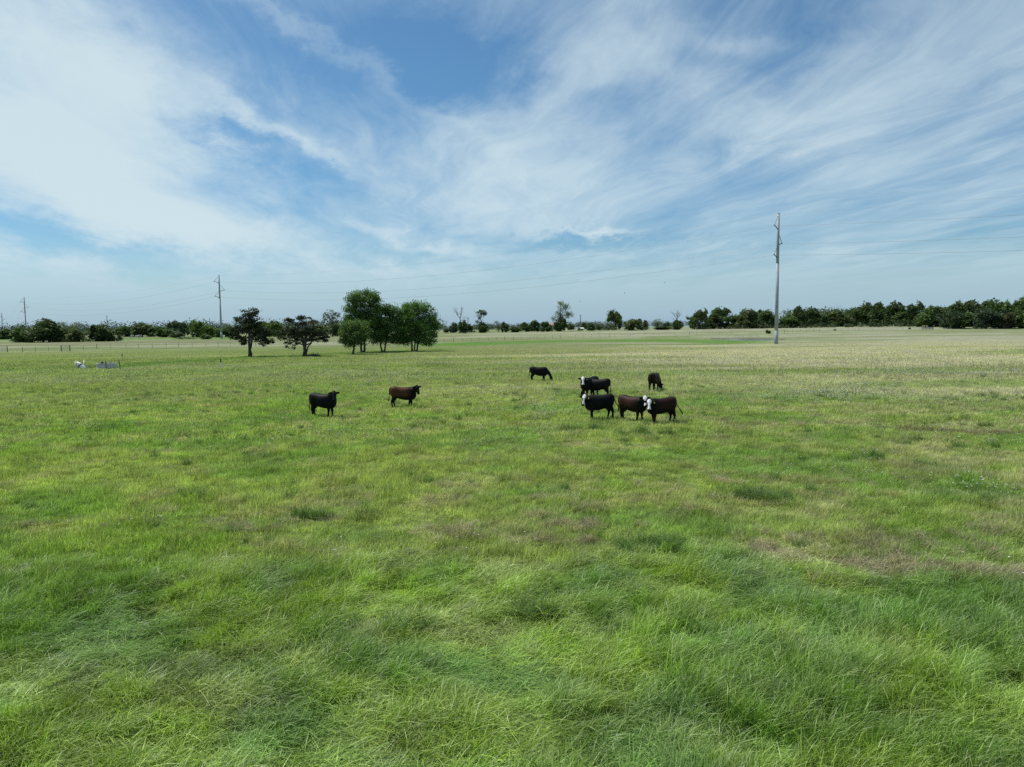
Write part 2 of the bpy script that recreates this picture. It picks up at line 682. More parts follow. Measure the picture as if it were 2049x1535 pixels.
# ------------------------------------------------------------------ ground
def build_ground():
    fine = np.radians(np.arange(-48, 48, 0.3))
    coarse = np.radians(np.arange(48, 312, 4.0))
    ang = np.concatenate([fine, coarse])
    rad = [0.6]
    while rad[-1] < 9000:
        r = rad[-1]
        rad.append(min(r * (1.022 if r < 400 else 1.05) + 0.02, r + (1.3 if 185 < r < 275 else 1e9)))
    rad = np.array(rad)
    A, R = np.meshgrid(ang, rad)
    X, Y = np.sin(A) * R, np.cos(A) * R
    Z = terrain(X, Y)
    n, mlen = len(rad), len(ang)
    idx = np.arange(n * mlen).reshape(n, mlen)
    nx = np.roll(idx, -1, axis=1)
    faces = np.stack([idx[:-1], idx[1:], nx[1:], nx[:-1]], -1).reshape(-1, 4)
    faces = faces[:, ::-1]
    v = np.stack([X, Y, Z], -1).reshape(-1, 3)
    mat, k, b = new_mat('pasture_ground')
    g = k.attr('gcol', 'GEOMETRY', 'Color')
    pos = k.node('ShaderNodeNewGeometry').outputs['Position']
    n1 = k.noise(pos, 1.1, 8, 0.7)
    n2 = k.noise(pos, 9.0, 5, 0.65)
    n3 = k.noise(pos, 0.16, 6, 0.65)
    f = k.math('MULTIPLY', k.smooth(n1, 0.25, 0.75, 0.72, 1.24), k.smooth(n2, 0.25, 0.75, 0.72, 1.25))
    f = k.math('MULTIPLY', f, k.smooth(n3, 0.3, 0.7, 0.86, 1.12))
    c = k.mix(1.0, g, k.xyz(f, f, f), 'MULTIPLY')
    k.l.new(c, b.inputs['Base Color'])
    b.inputs['Roughness'].default_value = 1.0
    b.inputs['Specular IOR Level'].default_value = 0.05
    bp = k.node('ShaderNodeBump')
    bp.inputs['Strength'].default_value = 0.6
    bp.inputs['Distance'].default_value = 0.15
    k.l.new(n1, bp.inputs['Height'])
    k.l.new(bp.outputs[0], b.inputs['Normal'])
    col = pasture(X, Y).reshape(-1, 3) * 0.74 * np.array([0.91, 1.0, 0.88])
    me = np_mesh('ground', v, faces, mat, {'gcol': rgba(col)}, smooth=True)
    o = link(bpy.data.objects.new('ground', me))
    tag(o, 'wide pasture of grazed grass running back to the distant trees', 'ground', kind='structure')
    # close the little hole under the camera
    bm = bmesh.new()
    bm.from_mesh(me)
    bm.verts.ensure_lookup_table()
    bm.faces.new([bm.verts[i] for i in range(mlen)])
    bm.to_mesh(me)
    bm.free()

    # pond
    mat, k, b = new_mat('pond_water')
    b.inputs['Base Color'].default_value = (0.10, 0.095, 0.07, 1)
    b.inputs['Roughness'].default_value = 0.12
    pos = k.node('ShaderNodeNewGeometry').outputs['Position']
    bp = k.node('ShaderNodeBump')
    bp.inputs['Strength'].default_value = 0.25
    bp.inputs['Distance'].default_value = 0.02
    k.l.new(k.noise(pos, 2.5, 3), bp.inputs['Height'])
    k.l.new(bp.outputs[0], b.inputs['Normal'])
    pts = [(POND[0] + POND[2] * 1.35 * math.cos(a), POND[1] + POND[3] * 1.35 * math.sin(a), WATER_Z) for a in np.linspace(0, 2 * math.pi, 48, endpoint=False)]
    w = MB().add(pts, [tuple(range(48))]).build('pond', mat)
    tag(w, 'still grey water of the small stock pond beside the tall pole', 'pond', kind='structure')


build_ground()

# ------------------------------------------------------------------ grass: blades are real, tufts are spread by geometry nodes
def blade_patch(name, n, radius, h, width, bend, spread, mat, seg=3, disk=True, hvar=0.35):
    a = rng.uniform(0, 2 * np.pi, n)
    r = radius * np.sqrt(rng.uniform(0, 1, n))
    root = np.stack([r * np.cos(a), r * np.sin(a), np.full(n, -0.03)], -1)
    hh = h * (1 + hvar * rng.normal(0, 1, n)).clip(0.35, 1.8)
    da = rng.normal(0, spread, n)
    dirv = np.stack([np.cos(da), np.sin(da), np.zeros(n)], -1)
    bd = (bend * (1 + 0.4 * rng.normal(0, 1, n))).clip(0.05, 1.25)
    tw = da + np.pi / 2 + rng.normal(0, 0.5, n)
    side = np.stack([np.cos(tw), np.sin(tw), rng.normal(0, 0.25, n)], -1)
    wd = width * rng.uniform(0.6, 1.3, n)
    rnd = rng.uniform(0, 1, n)
    V, T, Rn, Fc = [], [], [], []
    ts = np.linspace(0, 1, seg + 1)
    for i, t in enumerate(ts):
        up = hh * (t - 0.42 * bd * t ** 2.2)
        out = hh * bd * 0.85 * t ** 1.8
        c = root + dirv * out[:, None] + np.array([0, 0, 1.0]) * up[:, None]
        ww = wd * (1 - 0.85 * t ** 1.5)
        V.append(c - side * ww[:, None] / 2)
        V.append(c + side * ww[:, None] / 2)
        T += [np.full(n, t)] * 2
        Rn += [rnd] * 2
    V = np.stack(V, 1).reshape(-1, 3)
    T = np.stack(T, 1).reshape(-1)
    Rn = np.stack(Rn, 1).reshape(-1)
    b = (np.arange(n) * 2 * (seg + 1))[:, None]
    for i in range(seg):
        Fc.append(b + np.array([2 * i, 2 * i + 1, 2 * i + 3, 2 * i + 2]))
    Fc = np.concatenate(Fc, 0)
    me = np_mesh(name, V, Fc, mat, {'t': T, 'rnd': Rn})
    return bpy.data.objects.new(name, me)


def scatter(name, protos, pos, rot, scl, idx, gcol, label, cat, gain=1.3):
    col = bpy.data.collections.new(name + '_pieces')
    for i, p in enumerate(protos):
        p.name = '%s_%02d' % (name, i)
        col.objects.link(p)
    gcol = gcol * gain
    me = np_mesh(name, pos, np.zeros((0, 4), int), None,
                 {'rot': rot, 'scl': scl, 'idx': idx.astype(np.int32), 'gcol': rgba(gcol)})
    o = link(bpy.data.objects.new(name, me))
    ng = bpy.data.node_groups.new(name, 'GeometryNodeTree')
    ng.interface.new_socket('Geometry', in_out='INPUT', socket_type='NodeSocketGeometry')
    ng.interface.new_socket('Geometry', in_out='OUTPUT', socket_type='NodeSocketGeometry')
    N = ng.nodes
    gi, go = N.new('NodeGroupInput'), N.new('NodeGroupOutput')
    ci = N.new('GeometryNodeCollectionInfo')
    ci.inputs[0].default_value = col
    ci.inputs['Separate Children'].default_value = True
    ci.inputs['Reset Children'].default_value = True
    iop = N.new('GeometryNodeInstanceOnPoints')
    iop.inputs['Pick Instance'].default_value = True

    def na(nm, typ):
        x = N.new('GeometryNodeInputNamedAttribute')
        x.data_type = typ
        x.inputs[0].default_value = nm
        return [s for s in x.outputs if s.enabled][0]
    e2r = N.new('FunctionNodeEulerToRotation')
    L = ng.links
    L.new(gi.outputs[0], iop.inputs['Points'])
    L.new(ci.outputs[0], iop.inputs['Instance'])
    L.new(na('idx', 'INT'), iop.inputs['Instance Index'])
    L.new(na('rot', 'FLOAT_VECTOR'), e2r.inputs[0])
    L.new(e2r.outputs[0], iop.inputs['Rotation'])
    L.new(na('scl', 'FLOAT_VECTOR'), iop.inputs['Scale'])
    L.new(iop.outputs[0], go.inputs[0])
    md = o.modifiers.new('scatter', 'NODES')
    md.node_group = ng
    tag(o, label, cat, kind='stuff')
    return o


def wedge_points(y0, y1, spacing, jitter=0.5, slope=0.80):
    ys = np.arange(y0, y1, spacing)
    P = []
    for y in ys:
        xs = np.arange(-slope * y - 2, slope * y + 2, spacing)
        P.append(np.stack([xs, np.full(xs.shape, y)], -1))
    P = np.concatenate(P, 0)
    P += rng.uniform(-jitter, jitter, P.shape) * spacing
    return P[:, 0], P[:, 1]


def wind(x, y):
    return -0.35 + 2.0 * (fbm(x / 5.0, y / 5.0, 51, 3) - 0.5) + 2.8 * (fbm(x / 0.9, y / 0.8, 52, 2) - 0.5)


def build_grass():
    gm = grass_mat('long_grass_blades', trans=0.33, spec=0.42, rough=0.42, tip=(0.52, 0.60, 0.30))
    gm2 = grass_mat('grazed_grass_blades', trans=0.45, spec=0.15, rough=0.5, tip=(0.46, 0.46, 0.30))
    gm3 = grass_mat('seeded_grass_blades', trans=0.45, spec=0.15, rough=0.7, tip=(0.48, 0.48, 0.34))
    # --- long grass in front
    protos = [blade_patch('p', 135, 0.25, 0.315, 0.0118, 0.90, 0.85, gm, 4) for _ in range(4)]
    protos += [blade_patch('p', 125, 0.23, 0.33, 0.0115, 0.60, 0.95, gm, 4) for _ in range(2)]
    x, y = wedge_points(7.5, 21.5, 0.26)
    tall = tallness(x, y)
    keep = rng.uniform(0, 1, len(x)) < tall
    x, y, tall = x[keep], y[keep], tall[keep]
    hf = 0.35 * fbm(x / 1.3, y / 1.0, 61, 3) + 0.65 * fbm(x / 0.55, y / 0.5, 68, 2)
    hf2 = fbm(x / 3.6, y / 2.6, 62, 2)
    hs = (0.85 + 2.3 * (hf - 0.5) + 0.5 * (hf2 - 0.5)).clip(0.18, 1.5) * (0.55 + 0.45 * tall)
    hole = sstep(fbm(x / 2.6 + 5, y / 1.9, 63, 3), 0.55, 0.72)
    hs = hs * (1 - 0.72 * hole)
    n = len(x)
    rot = np.stack([rng.normal(0, 0.12, n), rng.normal(0, 0.12, n), wind(x, y) + rng.normal(0, 0.35, n)], -1)
    scl = np.stack([np.ones(n), np.ones(n), hs], -1) * rng.uniform(0.85, 1.2, n)[:, None]
    idx = np.where(hf2 + rng.normal(0, .1, n) > 0.52, rng.integers(4, 6, n), rng.integers(0, 4, n))
    col = pasture(x, y) * (rng.uniform(0.70, 1.30, n) * (0.62 + 0.76 * fbm(x / 0.7, y / 0.6, 69, 2)))[:, None]
    scatter('long_grass', protos, np.stack([x, y, terrain(x, y)], -1), rot, scl, idx, col,
            'long wind-bent green grass filling the foreground', 'grass', 1.48)
    # --- grazed grass around the cattle
    protos = [blade_patch('p', 110, 0.30, 0.20, 0.0125, 0.55, 1.1, gm2, 3) for _ in range(5)]
    x, y = wedge_points(14.5, 36, 0.33, slope=0.78)
    tall = tallness(x, y)
    keep = rng.uniform(0, 1, len(x)) > tall * 0.8
    x, y = x[keep], y[keep]
    n = len(x)
    hs = (0.85 + 2.2 * (0.5 * fbm(x / 1.5, y / 1.2, 64, 3) + 0.5 * fbm(x / 0.55, y / 0.5, 60, 2) - 0.5)).clip(0.15, 1.8) * (0.6 + 0.8 * fbm(x / 5, y / 5, 65, 2))
    bare = (1 - sstep(polyline_dist(x, y, TRACK), 0.1, 0.5)) * 0.7
    hs = hs * (1 - bare)
    rot = np.stack([rng.normal(0, 0.1, n), rng.normal(0, 0.1, n), wind(x, y) + rng.normal(0, 0.9, n)], -1)
    scl = np.stack([np.ones(n), np.ones(n), hs], -1) * rng.uniform(0.8, 1.25, n)[:, None]
    col = pasture(x, y) * rng.uniform(0.62, 1.38, n)[:, None]
    scatter('grazed_grass', protos, np.stack([x, y, terrain(x, y)], -1), rot, scl, rng.integers(0, 5, n), col,
            'shorter grazed grass with yellow and brown patches behind the long grass', 'grass', 1.56)
    # --- around and just beyond the cattle
    protos = [blade_patch('p', 100, 0.50, 0.185, 0.023, 0.55, 1.0, gm2, 3) for _ in range(5)]
    x, y = wedge_points(35.5, 75, 0.56, slope=0.76)
    n = len(x)
    hs = (0.95 + 1.8 * (0.5 * fbm(x / 2.6, y / 2.2, 66, 3) + 0.5 * fbm(x / 0.9, y / 0.9, 59, 2) - 0.5)).clip(0.2, 1.8)
    rot = np.stack([rng.normal(0, 0.08, n), rng.normal(0, 0.08, n), wind(x, y) + rng.normal(0, 0.9, n)], -1)
    scl = np.stack([np.ones(n), np.ones(n), hs], -1) * rng.uniform(0.8, 1.25, n)[:, None]
    col = pasture(x, y) * rng.uniform(0.66, 1.34, n)[:, None]
    scatter('pasture_grass', protos, np.stack([x, y, terrain(x, y)], -1), rot, scl, rng.integers(0, 5, n), col,
            'green pasture grass around and behind the standing cattle', 'grass', 1.54)
    # --- paler grass in seed further back
    protos = [blade_patch('p', 170, 1.9, 0.28, 0.060, 0.5, 1.2, gm3, 2) for _ in range(4)]
    x, y = wedge_points(74, 190, 2.2, slope=0.74)
    e = np.hypot((x - POND[0]) / POND[2], (y - POND[1]) / POND[3])
    keep = e > 1.15
    x, y = x[keep], y[keep]
    n = len(x)
    hs = (0.30 + 0.70 * fbm(x / 5, y / 5, 67, 3)) * (1 - 0.9 * sstep(y, 100, 190))
    rot = np.stack([np.zeros(n), np.zeros(n), rng.uniform(0, 6.28, n)], -1)
    scl = np.stack([np.ones(n), np.ones(n), hs], -1) * rng.uniform(0.8, 1.25, n)[:, None]
    col = pasture(x, y) * rng.uniform(0.9, 1.1, n)[:, None]
    scatter('seeding_grass', protos, np.stack([x, y, terrain(x, y)], -1), rot, scl, rng.integers(0, 4, n), col,
            'pale grass in seed across the far part of the pasture', 'grass', 1.42)
    # --- dead brown tufts
    protos = [blade_patch('p', 120, 0.26, 0.26, 0.010, 0.9, 2.0, gm3, 3) for _ in range(4)]
    X, Y, S = [], [], []
    for px, py, nn, sp in DRY_TUFTS:
        p = gp(px, py)
        for _ in range(nn):
            X.append(p.x + random.gauss(0, sp * 1.5))
            Y.append(p.y + random.gauss(0, sp * 0.7))
            S.append(random.uniform(0.8, 1.35))
    xs, ys = wedge_points(17, 75, 0.9, slope=0.78)
    w = fbm(xs / 3.5 + 7, ys / 3.5, 71, 3)
    kp = (w + rng.normal(0, 0.06, len(xs)) > 0.56) & (rng.uniform(0, 1, len(xs)) < 0.26) & (tallness(xs, ys) < 0.2)
    X = np.concatenate([X, xs[kp]])
    Y = np.concatenate([Y, ys[kp]])
    S = np.concatenate([S, rng.uniform(0.45, 1.0, kp.sum()) * (1 + (ys[kp] - 18) / 60)])
    n = len(X)
    col = np.stack([rng.uniform(0.16, 0.38, n)] * 3, -1) * np.array([1.0, 0.93, 0.64])
    rot = np.stack([rng.normal(0, 0.15, n), rng.normal(0, 0.15, n), rng.uniform(0, 6.28, n)], -1)
    scl = np.stack([S, S, S * rng.uniform(0.5, 1.0, n)], -1)
    scatter('dry_grass', protos, np.stack([X, Y, terrain(X, Y) + 0.02], -1), rot, scl, rng.integers(0, 4, n), col,
            'scattered dead brown grass tufts in the grazed pasture', 'dry grass')
    # --- taller dark green tussocks
    protos = [blade_patch('p', 170, 0.22, 0.36, 0.011, 0.7, 2.2, gm2, 3) for _ in range(3)]
    X, Y, S = [], [], []
    for px, py, nn, sp in TUSSOCKS:
        p = gp(px, py)
        for _ in range(nn):
            X.append(p.x + random.gauss(0, sp * 1.5))
            Y.append(p.y + random.gauss(0, sp * 0.6))
            S.append(random.uniform(0.8, 1.3))
    xs, ys = wedge_points(17, 70, 0.95, slope=0.78)
    w = fbm(xs / 4.0 + 17, ys / 4.0, 77, 3)
    kp = (w + rng.normal(0, 0.06, len(xs)) > 0.55) & (rng.uniform(0, 1, len(xs)) < 0.4) & (tallness(xs, ys) < 0.2)
    X = np.concatenate([X, xs[kp]])
    Y = np.concatenate([Y, ys[kp]])
    S = np.concatenate([S, rng.uniform(0.5, 1.1, kp.sum())])
    n = len(X)
    col = np.array([0.085, 0.16, 0.042]) * rng.uniform(0.7, 1.2, n)[:, None]
    rot = np.stack([rng.normal(0, 0.15, n), rng.normal(0, 0.15, n), rng.uniform(0, 6.28, n)], -1)
    scl = np.stack([S, S, S * rng.uniform(0.7, 1.1, n)], -1)
    scatter('grass_tussocks', protos, np.stack([X, Y, terrain(X, Y)], -1), rot, scl, rng.integers(0, 3, n), col,
            'darker green grass tussocks left by the cattle in the pasture', 'grass')
    # --- white flower heads on thin stalks
    fm, k, b = new_mat('white_petals')
    b.inputs['Base Color'].default_value = (0.82, 0.78, 0.80, 1)
    b.inputs['Roughness'].default_value = 0.7
    sm = plain('flower_stalk', (0.09, 0.15, 0.04), 0.7)
    protos = []
    for q in range(3):
        mb = MB()
        nh = 3 + q
        stalks = []
        for j in range(nh):
            ax, ay = random.uniform(-0.9, 0.9), random.uniform(-0.9, 0.9)
            h = random.uniform(0.30, 0.46)
            vs = [(ax, ay, h - 0.012)]
            for i in range(6):
                a = i * math.pi / 3 + j
                vs.append((ax + 0.03 * math.cos(a), ay + 0.03 * math.sin(a), h + 0.014 + 0.008 * (i % 2)))
            mb.add(vs, [(0, 1 + i, 1 + (i + 1) % 6) for i in range(6)])
            stalks.append((ax, ay, h))
        nf = len(mb.f)
        for ax, ay, h in stalks:
            mb.tube([(ax * 0.9, ay * 0.9, -0.02), (ax, ay, h - 0.012)], 0.004, 3, False)
        me = mb.mesh('p', fm)
        me.materials.append(sm)
        for i, pl in enumerate(me.polygons):
            pl.material_index = 0 if i < nf else 1
        protos.append(bpy.data.objects.new('p', me))
    X, Y = [], []
    for px, py, sx, sy, nn in FLOWERS:
        for _ in range(nn):
            p = gp(random.gauss(px, sx), max(random.gauss(py, sy), 700))
            X.append(p.x)
            Y.append(p.y)
    xs, ys = wedge_points(30, 110, 1.3, slope=0.76)
    w = fbm(xs / 6, ys / 6, 72, 3) + 0.06 * sstep(xs, 0, 30)
    kp = (w > 0.61) & (rng.uniform(0, 1, len(xs)) < 0.2)
    X = np.concatenate([X, xs[kp]])
    Y = np.concatenate([Y, ys[kp]])
    n = len(X)
    dist = np.hypot(X, Y)
    S = rng.uniform(0.75, 1.2, n) * (0.7 + np.clip(dist - 25, 0, 60) / 70)
    scatter('white_flowers', protos, np.stack([X, Y, terrain(X, Y)], -1),
            np.stack([np.zeros(n), np.zeros(n), rng.uniform(0, 6.28, n)], -1),
            np.stack([S, S, S], -1), rng.integers(0, 3, n), np.ones((n, 3)),
            'small white wildflowers dotted through the pasture grass', 'wildflowers')


DRY_TUFTS = [  # px, py, how many, spread in metres
    (1085, 1040, 7, 0.20), (1125, 1052, 10, 0.28), (1170, 1060, 5, 0.2), (1082, 1086, 7, 0.22), (1195, 1022, 5, 0.2),
    (1180, 1090, 4, 0.2), (850, 1072, 12, 0.6), (930, 1072, 10, 0.5), (250, 1048, 5, 0.25), (95, 1050, 4, 0.3),
    (300, 1028, 4, 0.3), (480, 1060, 7, 0.5), (640, 1040, 4, 0.3), (1640, 836, 6, 0.35), (1650, 846, 5, 0.35),
    (1470, 825, 5, 0.3), (1595, 855, 5, 0.3), (1530, 848, 6, 0.6), (1720, 848, 4, 0.3), (1835, 882, 5, 0.4),
    (1990, 866, 7, 0.4), (1920, 866, 7, 0.7), (1450, 968, 5, 0.25), (1690, 968, 6, 0.5), (1810, 965, 5, 0.4),
    (1520, 1010, 6, 0.3), (1600, 1085, 12, 0.7), (1680, 1115, 14, 0.8), (1750, 1140, 12, 0.7), (1850, 1140, 12, 0.8),
    (1960, 1070, 10, 0.6), (1960, 1100, 9, 0.6), (1760, 1075, 9, 0.8), (590, 850, 4, 0.4), (860, 850, 4, 0.4), (740, 1000, 4, 0.3),
    (1110, 1005, 5, 0.3), (690, 1020, 4, 0.3), (1400, 1028, 5, 0.4), (1270, 965, 4, 0.4),
]
TUSSOCKS = [(1510, 1000, 9, 0.3), (1540, 1005, 6, 0.3), (1320, 1098, 10, 0.3), (1340, 1108, 6, 0.25), (370, 1000, 5, 0.3), (650, 1040, 5, 0.3), (1060, 1240, 7, 0.25), (750, 1260, 5, 0.25),
            (1850, 890, 8, 0.6), (1940, 900, 7, 0.6), (1720, 925, 8, 0.6), (1180, 860, 8, 0.7), (1290, 870, 7, 0.6), (1330, 660, 0, 1)]
FLOWERS = [  # px, py, spread x, spread y, how many
    (1680, 792, 60, 10, 90), (1620, 802, 90, 7, 60), (1770, 796, 40, 8, 28), (1780, 756, 60, 5, 60), (1880, 756, 60, 5, 30), (1990, 758, 50, 5, 40),
    (1540, 782, 80, 8, 26), (1900, 806, 90, 14, 30), (1090, 822, 40, 10, 45), (1110, 790, 60, 12, 35), (1320, 792, 40, 6, 20), (1200, 742, 120, 8, 50),
    (690, 872, 60, 12, 36), (760, 762, 60, 10, 26), (620, 782, 60, 10, 14), (300, 738, 120, 8, 40), (860, 880, 80, 20, 14), (1930, 880, 60, 12, 14),
    (1740, 940, 80, 20, 14), (1960, 985, 60, 8, 14), (960, 880, 40, 30, 12), (450, 885, 120, 20, 14), (350, 1060, 40, 10, 2), (690, 1115, 30, 10, 2),
    (960, 1090, 120, 20, 3), (1700, 1150, 120, 12, 3), (1450, 735, 300, 8, 80), (1800, 735, 300, 10, 80),
]
build_grass()

# ------------------------------------------------------------------ trees
BARK = bark_mat('grey_bark', (0.060, 0.050, 0.042))
BARK_PALE = bark_mat('dead_wood', (0.17, 0.15, 0.13))
LEAF = foliage_mat('far_leaves', True, trans=0.28)


def leaf_quads(cent, size, up=0.35, aspect=0.6):
    n = len(cent)
    nrm = rng.normal(0, 1, (n, 3)) + np.array([0, 0, up])
    nrm /= np.linalg.norm(nrm, axis=1)[:, None]
    a = np.cross(nrm, rng.normal(0, 1, (n, 3)))
    a /= np.linalg.norm(a, axis=1)[:, None] + 1e-9
    b = np.cross(nrm, a)
    s = size * rng.uniform(0.6, 1.4, n)[:, None]
    V = np.stack([cent - a * s * 0.6, cent - b * s * 0.5 * aspect - a * s * 0.05, cent + a * s * 0.6 + nrm * s * 0.1, cent + b * s * 0.5 * aspect - a * s * 0.05], 1)
    F = np.arange(n * 4).reshape(n, 4)
    return V.reshape(-1, 3), F


def crown_points(lobes, per, clump_r, leaves_per, flat=0.75, inner=0.45):
    """lobes: (centre, radii, weight). leaf centres gathered in ragged clumps through each lobe"""
    P, L = [], []
    for c, r, w in lobes:
        nc = max(3, int(per * w))
        d = rng.normal(0, 1, (nc, 3))
        d /= np.linalg.norm(d, axis=1)[:, None]
        rad = np.where(rng.uniform(0, 1, nc) < inner, rng.uniform(0.2, 0.8, nc), rng.uniform(0.80, 1.06, nc))
        cc = np.array(c) + d * rad[:, None] * np.array(r)
        for q in cc:
            m_ = int(leaves_per * random.uniform(0.5, 1.5))
            cr_ = clump_r * random.uniform(0.6, 1.35)
            e = rng.normal(0, 0.5, (m_, 3)) * cr_ * np.array([1, 1, flat])
            P.append(q + e)
            L.append(np.clip(random.uniform(0.15, 0.85) + rng.normal(0, 0.12, m_), 0, 1))
    return np.concatenate(P), np.concatenate(L)


def crown_mesh(name, pts, lv, size, mat, up=0.35):
    V, F = leaf_quads(pts, size, up)
    return np_mesh(name, V, F, mat, {'lv': np.repeat(lv, 4)})


def limb(mb, a, b, ra, rb, wob=0.08, n=4, seg=5):
    a, b = Vector(a), Vector(b)
    L = (b - a).length
    pts = []
    for i in range(n + 1):
        t = i / n
        j = Vector((random.gauss(0, wob), random.gauss(0, wob), random.gauss(0, wob * 0.5))) * L * math.sin(math.pi * t)
        pts.append(a.lerp(b, t) + j)
    mb.tube(pts, [ra + (rb - ra) * i / n for i in range(n + 1)], seg)
    return pts


def dead_branches(mb, a, d, L, r, depth):
    b = a + d * L
    pts = limb(mb, a, b, r, r * 0.55, 0.10, 3, 5 if depth > 1 else 4)
    if depth == 0:
        return
    for _ in range(random.choice((2, 3, 3))):
        t = random.uniform(0.45, 1.0)
        p = a.lerp(b, t)
        nd = (d + Vector((random.gauss(0, 0.55), random.gauss(0, 0.55), random.gauss(0.15, 0.3)))).normalized()
        dead_branches(mb, pts[-1] if t > 0.85 else p, nd, L * random.uniform(0.5, 0.75), r * 0.5, depth - 1)


# --- unit tree shapes (1 tall, 1 wide) for the distant trees
def unit_tree(kind):
    mb = MB()
    lobes = []
    if kind == 'round':
        per, cl, lp, sz = 13, 0.11, 34, 0.066
        for i in range(8):
            a = random.uniform(0, 6.28)
            rr = random.uniform(0.05, 0.27)
            z = random.uniform(0.42, 0.76)
            lobes.append(((rr * math.cos(a), rr * math.sin(a), z), (random.uniform(0.15, 0.25),) * 2 + (random.uniform(0.13, 0.2),), 1.3))
        for i in range(6):
            a = i * 1.05 + random.random()
            lobes.append(((0.33 * math.cos(a), 0.33 * math.sin(a), random.uniform(0.10, 0.36)), (0.18, 0.18, 0.17), 1.1))
    elif kind == 'tall':
        per, cl, lp, sz = 13, 0.10, 34, 0.060
        for i in range(9):
            a = random.uniform(0, 6.28)
            rr = random.uniform(0.08, 0.34)
            z = random.uniform(0.38, 0.86)
            lobes.append(((rr * math.cos(a), rr * math.sin(a), z), (random.uniform(0.12, 0.2),) * 2 + (random.uniform(0.07, 0.13),), 1.0))
        for i in range(3):
            a = i * 2.1 + random.random()
            lobes.append(((0.28 * math.cos(a), 0.28 * math.sin(a), random.uniform(0.1, 0.24)), (0.19, 0.19, 0.13), 0.9))
    elif kind == 'bush':
        per, cl, lp, sz = 14, 0.15, 30, 0.10
        for i in range(7):
            a = random.uniform(0, 6.28)
            rr = random.uniform(0.0, 0.3)
            lobes.append(((rr * math.cos(a), rr * math.sin(a), random.uniform(0.2, 0.68)), (0.22, 0.22, 0.22), 1.0))
    elif kind == 'cone':
        per, cl, lp, sz = 15, 0.10, 30, 0.065
        for i in range(7):
            z = 0.14 + i * 0.125
            w = 0.40 * (1 - z) ** 0.7 + 0.03
            lobes.append(((random.gauss(0, .03), random.gauss(0, .03), z), (w, w, 0.11), 0.5 + w * 2.5))
    elif kind == 'wispy':
        per, cl, lp, sz = 10, 0.10, 24, 0.032
        for i in range(10):
            a = random.uniform(0, 6.28)
            rr = random.uniform(0.1, 0.42)
            z = random.uniform(0.35, 0.92)
            lobes.append(((rr * math.cos(a), rr * math.sin(a), z), (0.13, 0.13, 0.10), 0.8))
        lobes.append(((0, 0, 0.2), (0.2, 0.2, 0.2), 3.0))
        lobes.append(((0.03, 0, 0.45), (0.14, 0.14, 0.2), 2.0))
    pts, lv = crown_points(lobes, per, cl, lp)
    pts[:, 2] = np.clip(pts[:, 2], 0.01, None)
    pts[:, 2] *= 1.0 / np.percentile(pts[:, 2], 99.7)
    s = np.percentile(np.abs(pts[:, 0]), 99.0)
    pts[:, :2] *= 0.5 / s
    if kind in ('round', 'bush', 'tall'):
        zc, lo = (0.40, 0.72) if kind == 'round' else ((0.32, 0.85) if kind == 'bush' else (0.55, 0.55))
        q = pts[:, 2]
        rmax = 0.5 * np.where(q > zc, np.sqrt(np.clip(1.02 - ((q - zc) / (1.02 - zc)) ** 2.2, 0.01, 1)), lo + (1 - lo) * np.clip(q / zc, 0, 1))
        r_ = np.hypot(pts[:, 0], pts[:, 1])
        sd1 = int(random.random() * 999)
        th_ = np.arctan2(pts[:, 1], pts[:, 0])
        lim = rmax * (0.55 + 0.50 * vnoise(np.cos(th_) * 1.6 + 9, np.sin(th_) * 1.6 + q * 3.5, sd1) + 0.36 * vnoise(np.cos(th_) * 4 + 9, np.sin(th_) * 4 + q * 9, sd1 + 5))
        pts[:, 2] *= np.clip(0.80 + 0.34 * vnoise(pts[:, 0] * 5 + 9, pts[:, 1] * 5 + 9, sd1 + 8), 0.7, 1.05)
        f_ = np.where(r_ > lim, lim * rng.uniform(0.75, 1.0, len(r_)) / np.maximum(r_, 1e-6), 1.0)
        pts[:, :2] *= f_[:, None]
    hub = Vector((random.gauss(0, .02), random.gauss(0, .02), 0.38))
    limb(mb, (0, 0, -0.03), hub, 0.030, 0.02, 0.04)
    for c, r, w in lobes:
        limb(mb, hub - Vector((0, 0, random.uniform(0, 0.2))), c, 0.022 if kind == 'wispy' else 0.012, 0.006, 0.08, 3, 4)
    return mb.mesh('trunk', BARK), crown_mesh('crown', pts, lv, sz, LEAF)


UNIT = {kd: [unit_tree(kd) for _ in range(n_)] for kd, n_ in (('round', 6), ('tall', 5), ('bush', 5), ('cone', 3), ('wispy', 4))}

DARK = (0.062, 0.100, 0.034)
MIDG = (0.080, 0.132, 0.042)
OLIVE = (0.094, 0.126, 0.052)
LIGHT = (0.115, 0.175, 0.040)
PALE = (0.135, 0.155, 0.098)
BLUE = (0.066, 0.098, 0.056)
BROWN = (0.068, 0.068, 0.036)
_use = {kd: 0 for kd in UNIT}


def far_tree(name, px, by, ty, wpx, kind, tint, label, group, cat='tree', depth=None, bark=None):
    p = gp(px, by) if depth is None else at_depth(px, depth)
    h = z_at(p, ty)
    dist = project(p)[2]
    w = wpx * dist / F0 * (1.28 if group in (G_RIGHT, G_WOOD) else 1.12)
    tr, cr_ = UNIT[kind][_use[kind] % len(UNIT[kind])]
    _use[kind] += 1
    e = empty(name, p, random.uniform(0, 6.28))
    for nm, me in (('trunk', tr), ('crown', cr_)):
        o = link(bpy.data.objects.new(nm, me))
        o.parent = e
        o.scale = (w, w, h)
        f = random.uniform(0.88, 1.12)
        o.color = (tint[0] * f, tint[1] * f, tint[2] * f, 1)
    tag(e, label, cat, group)
    return e


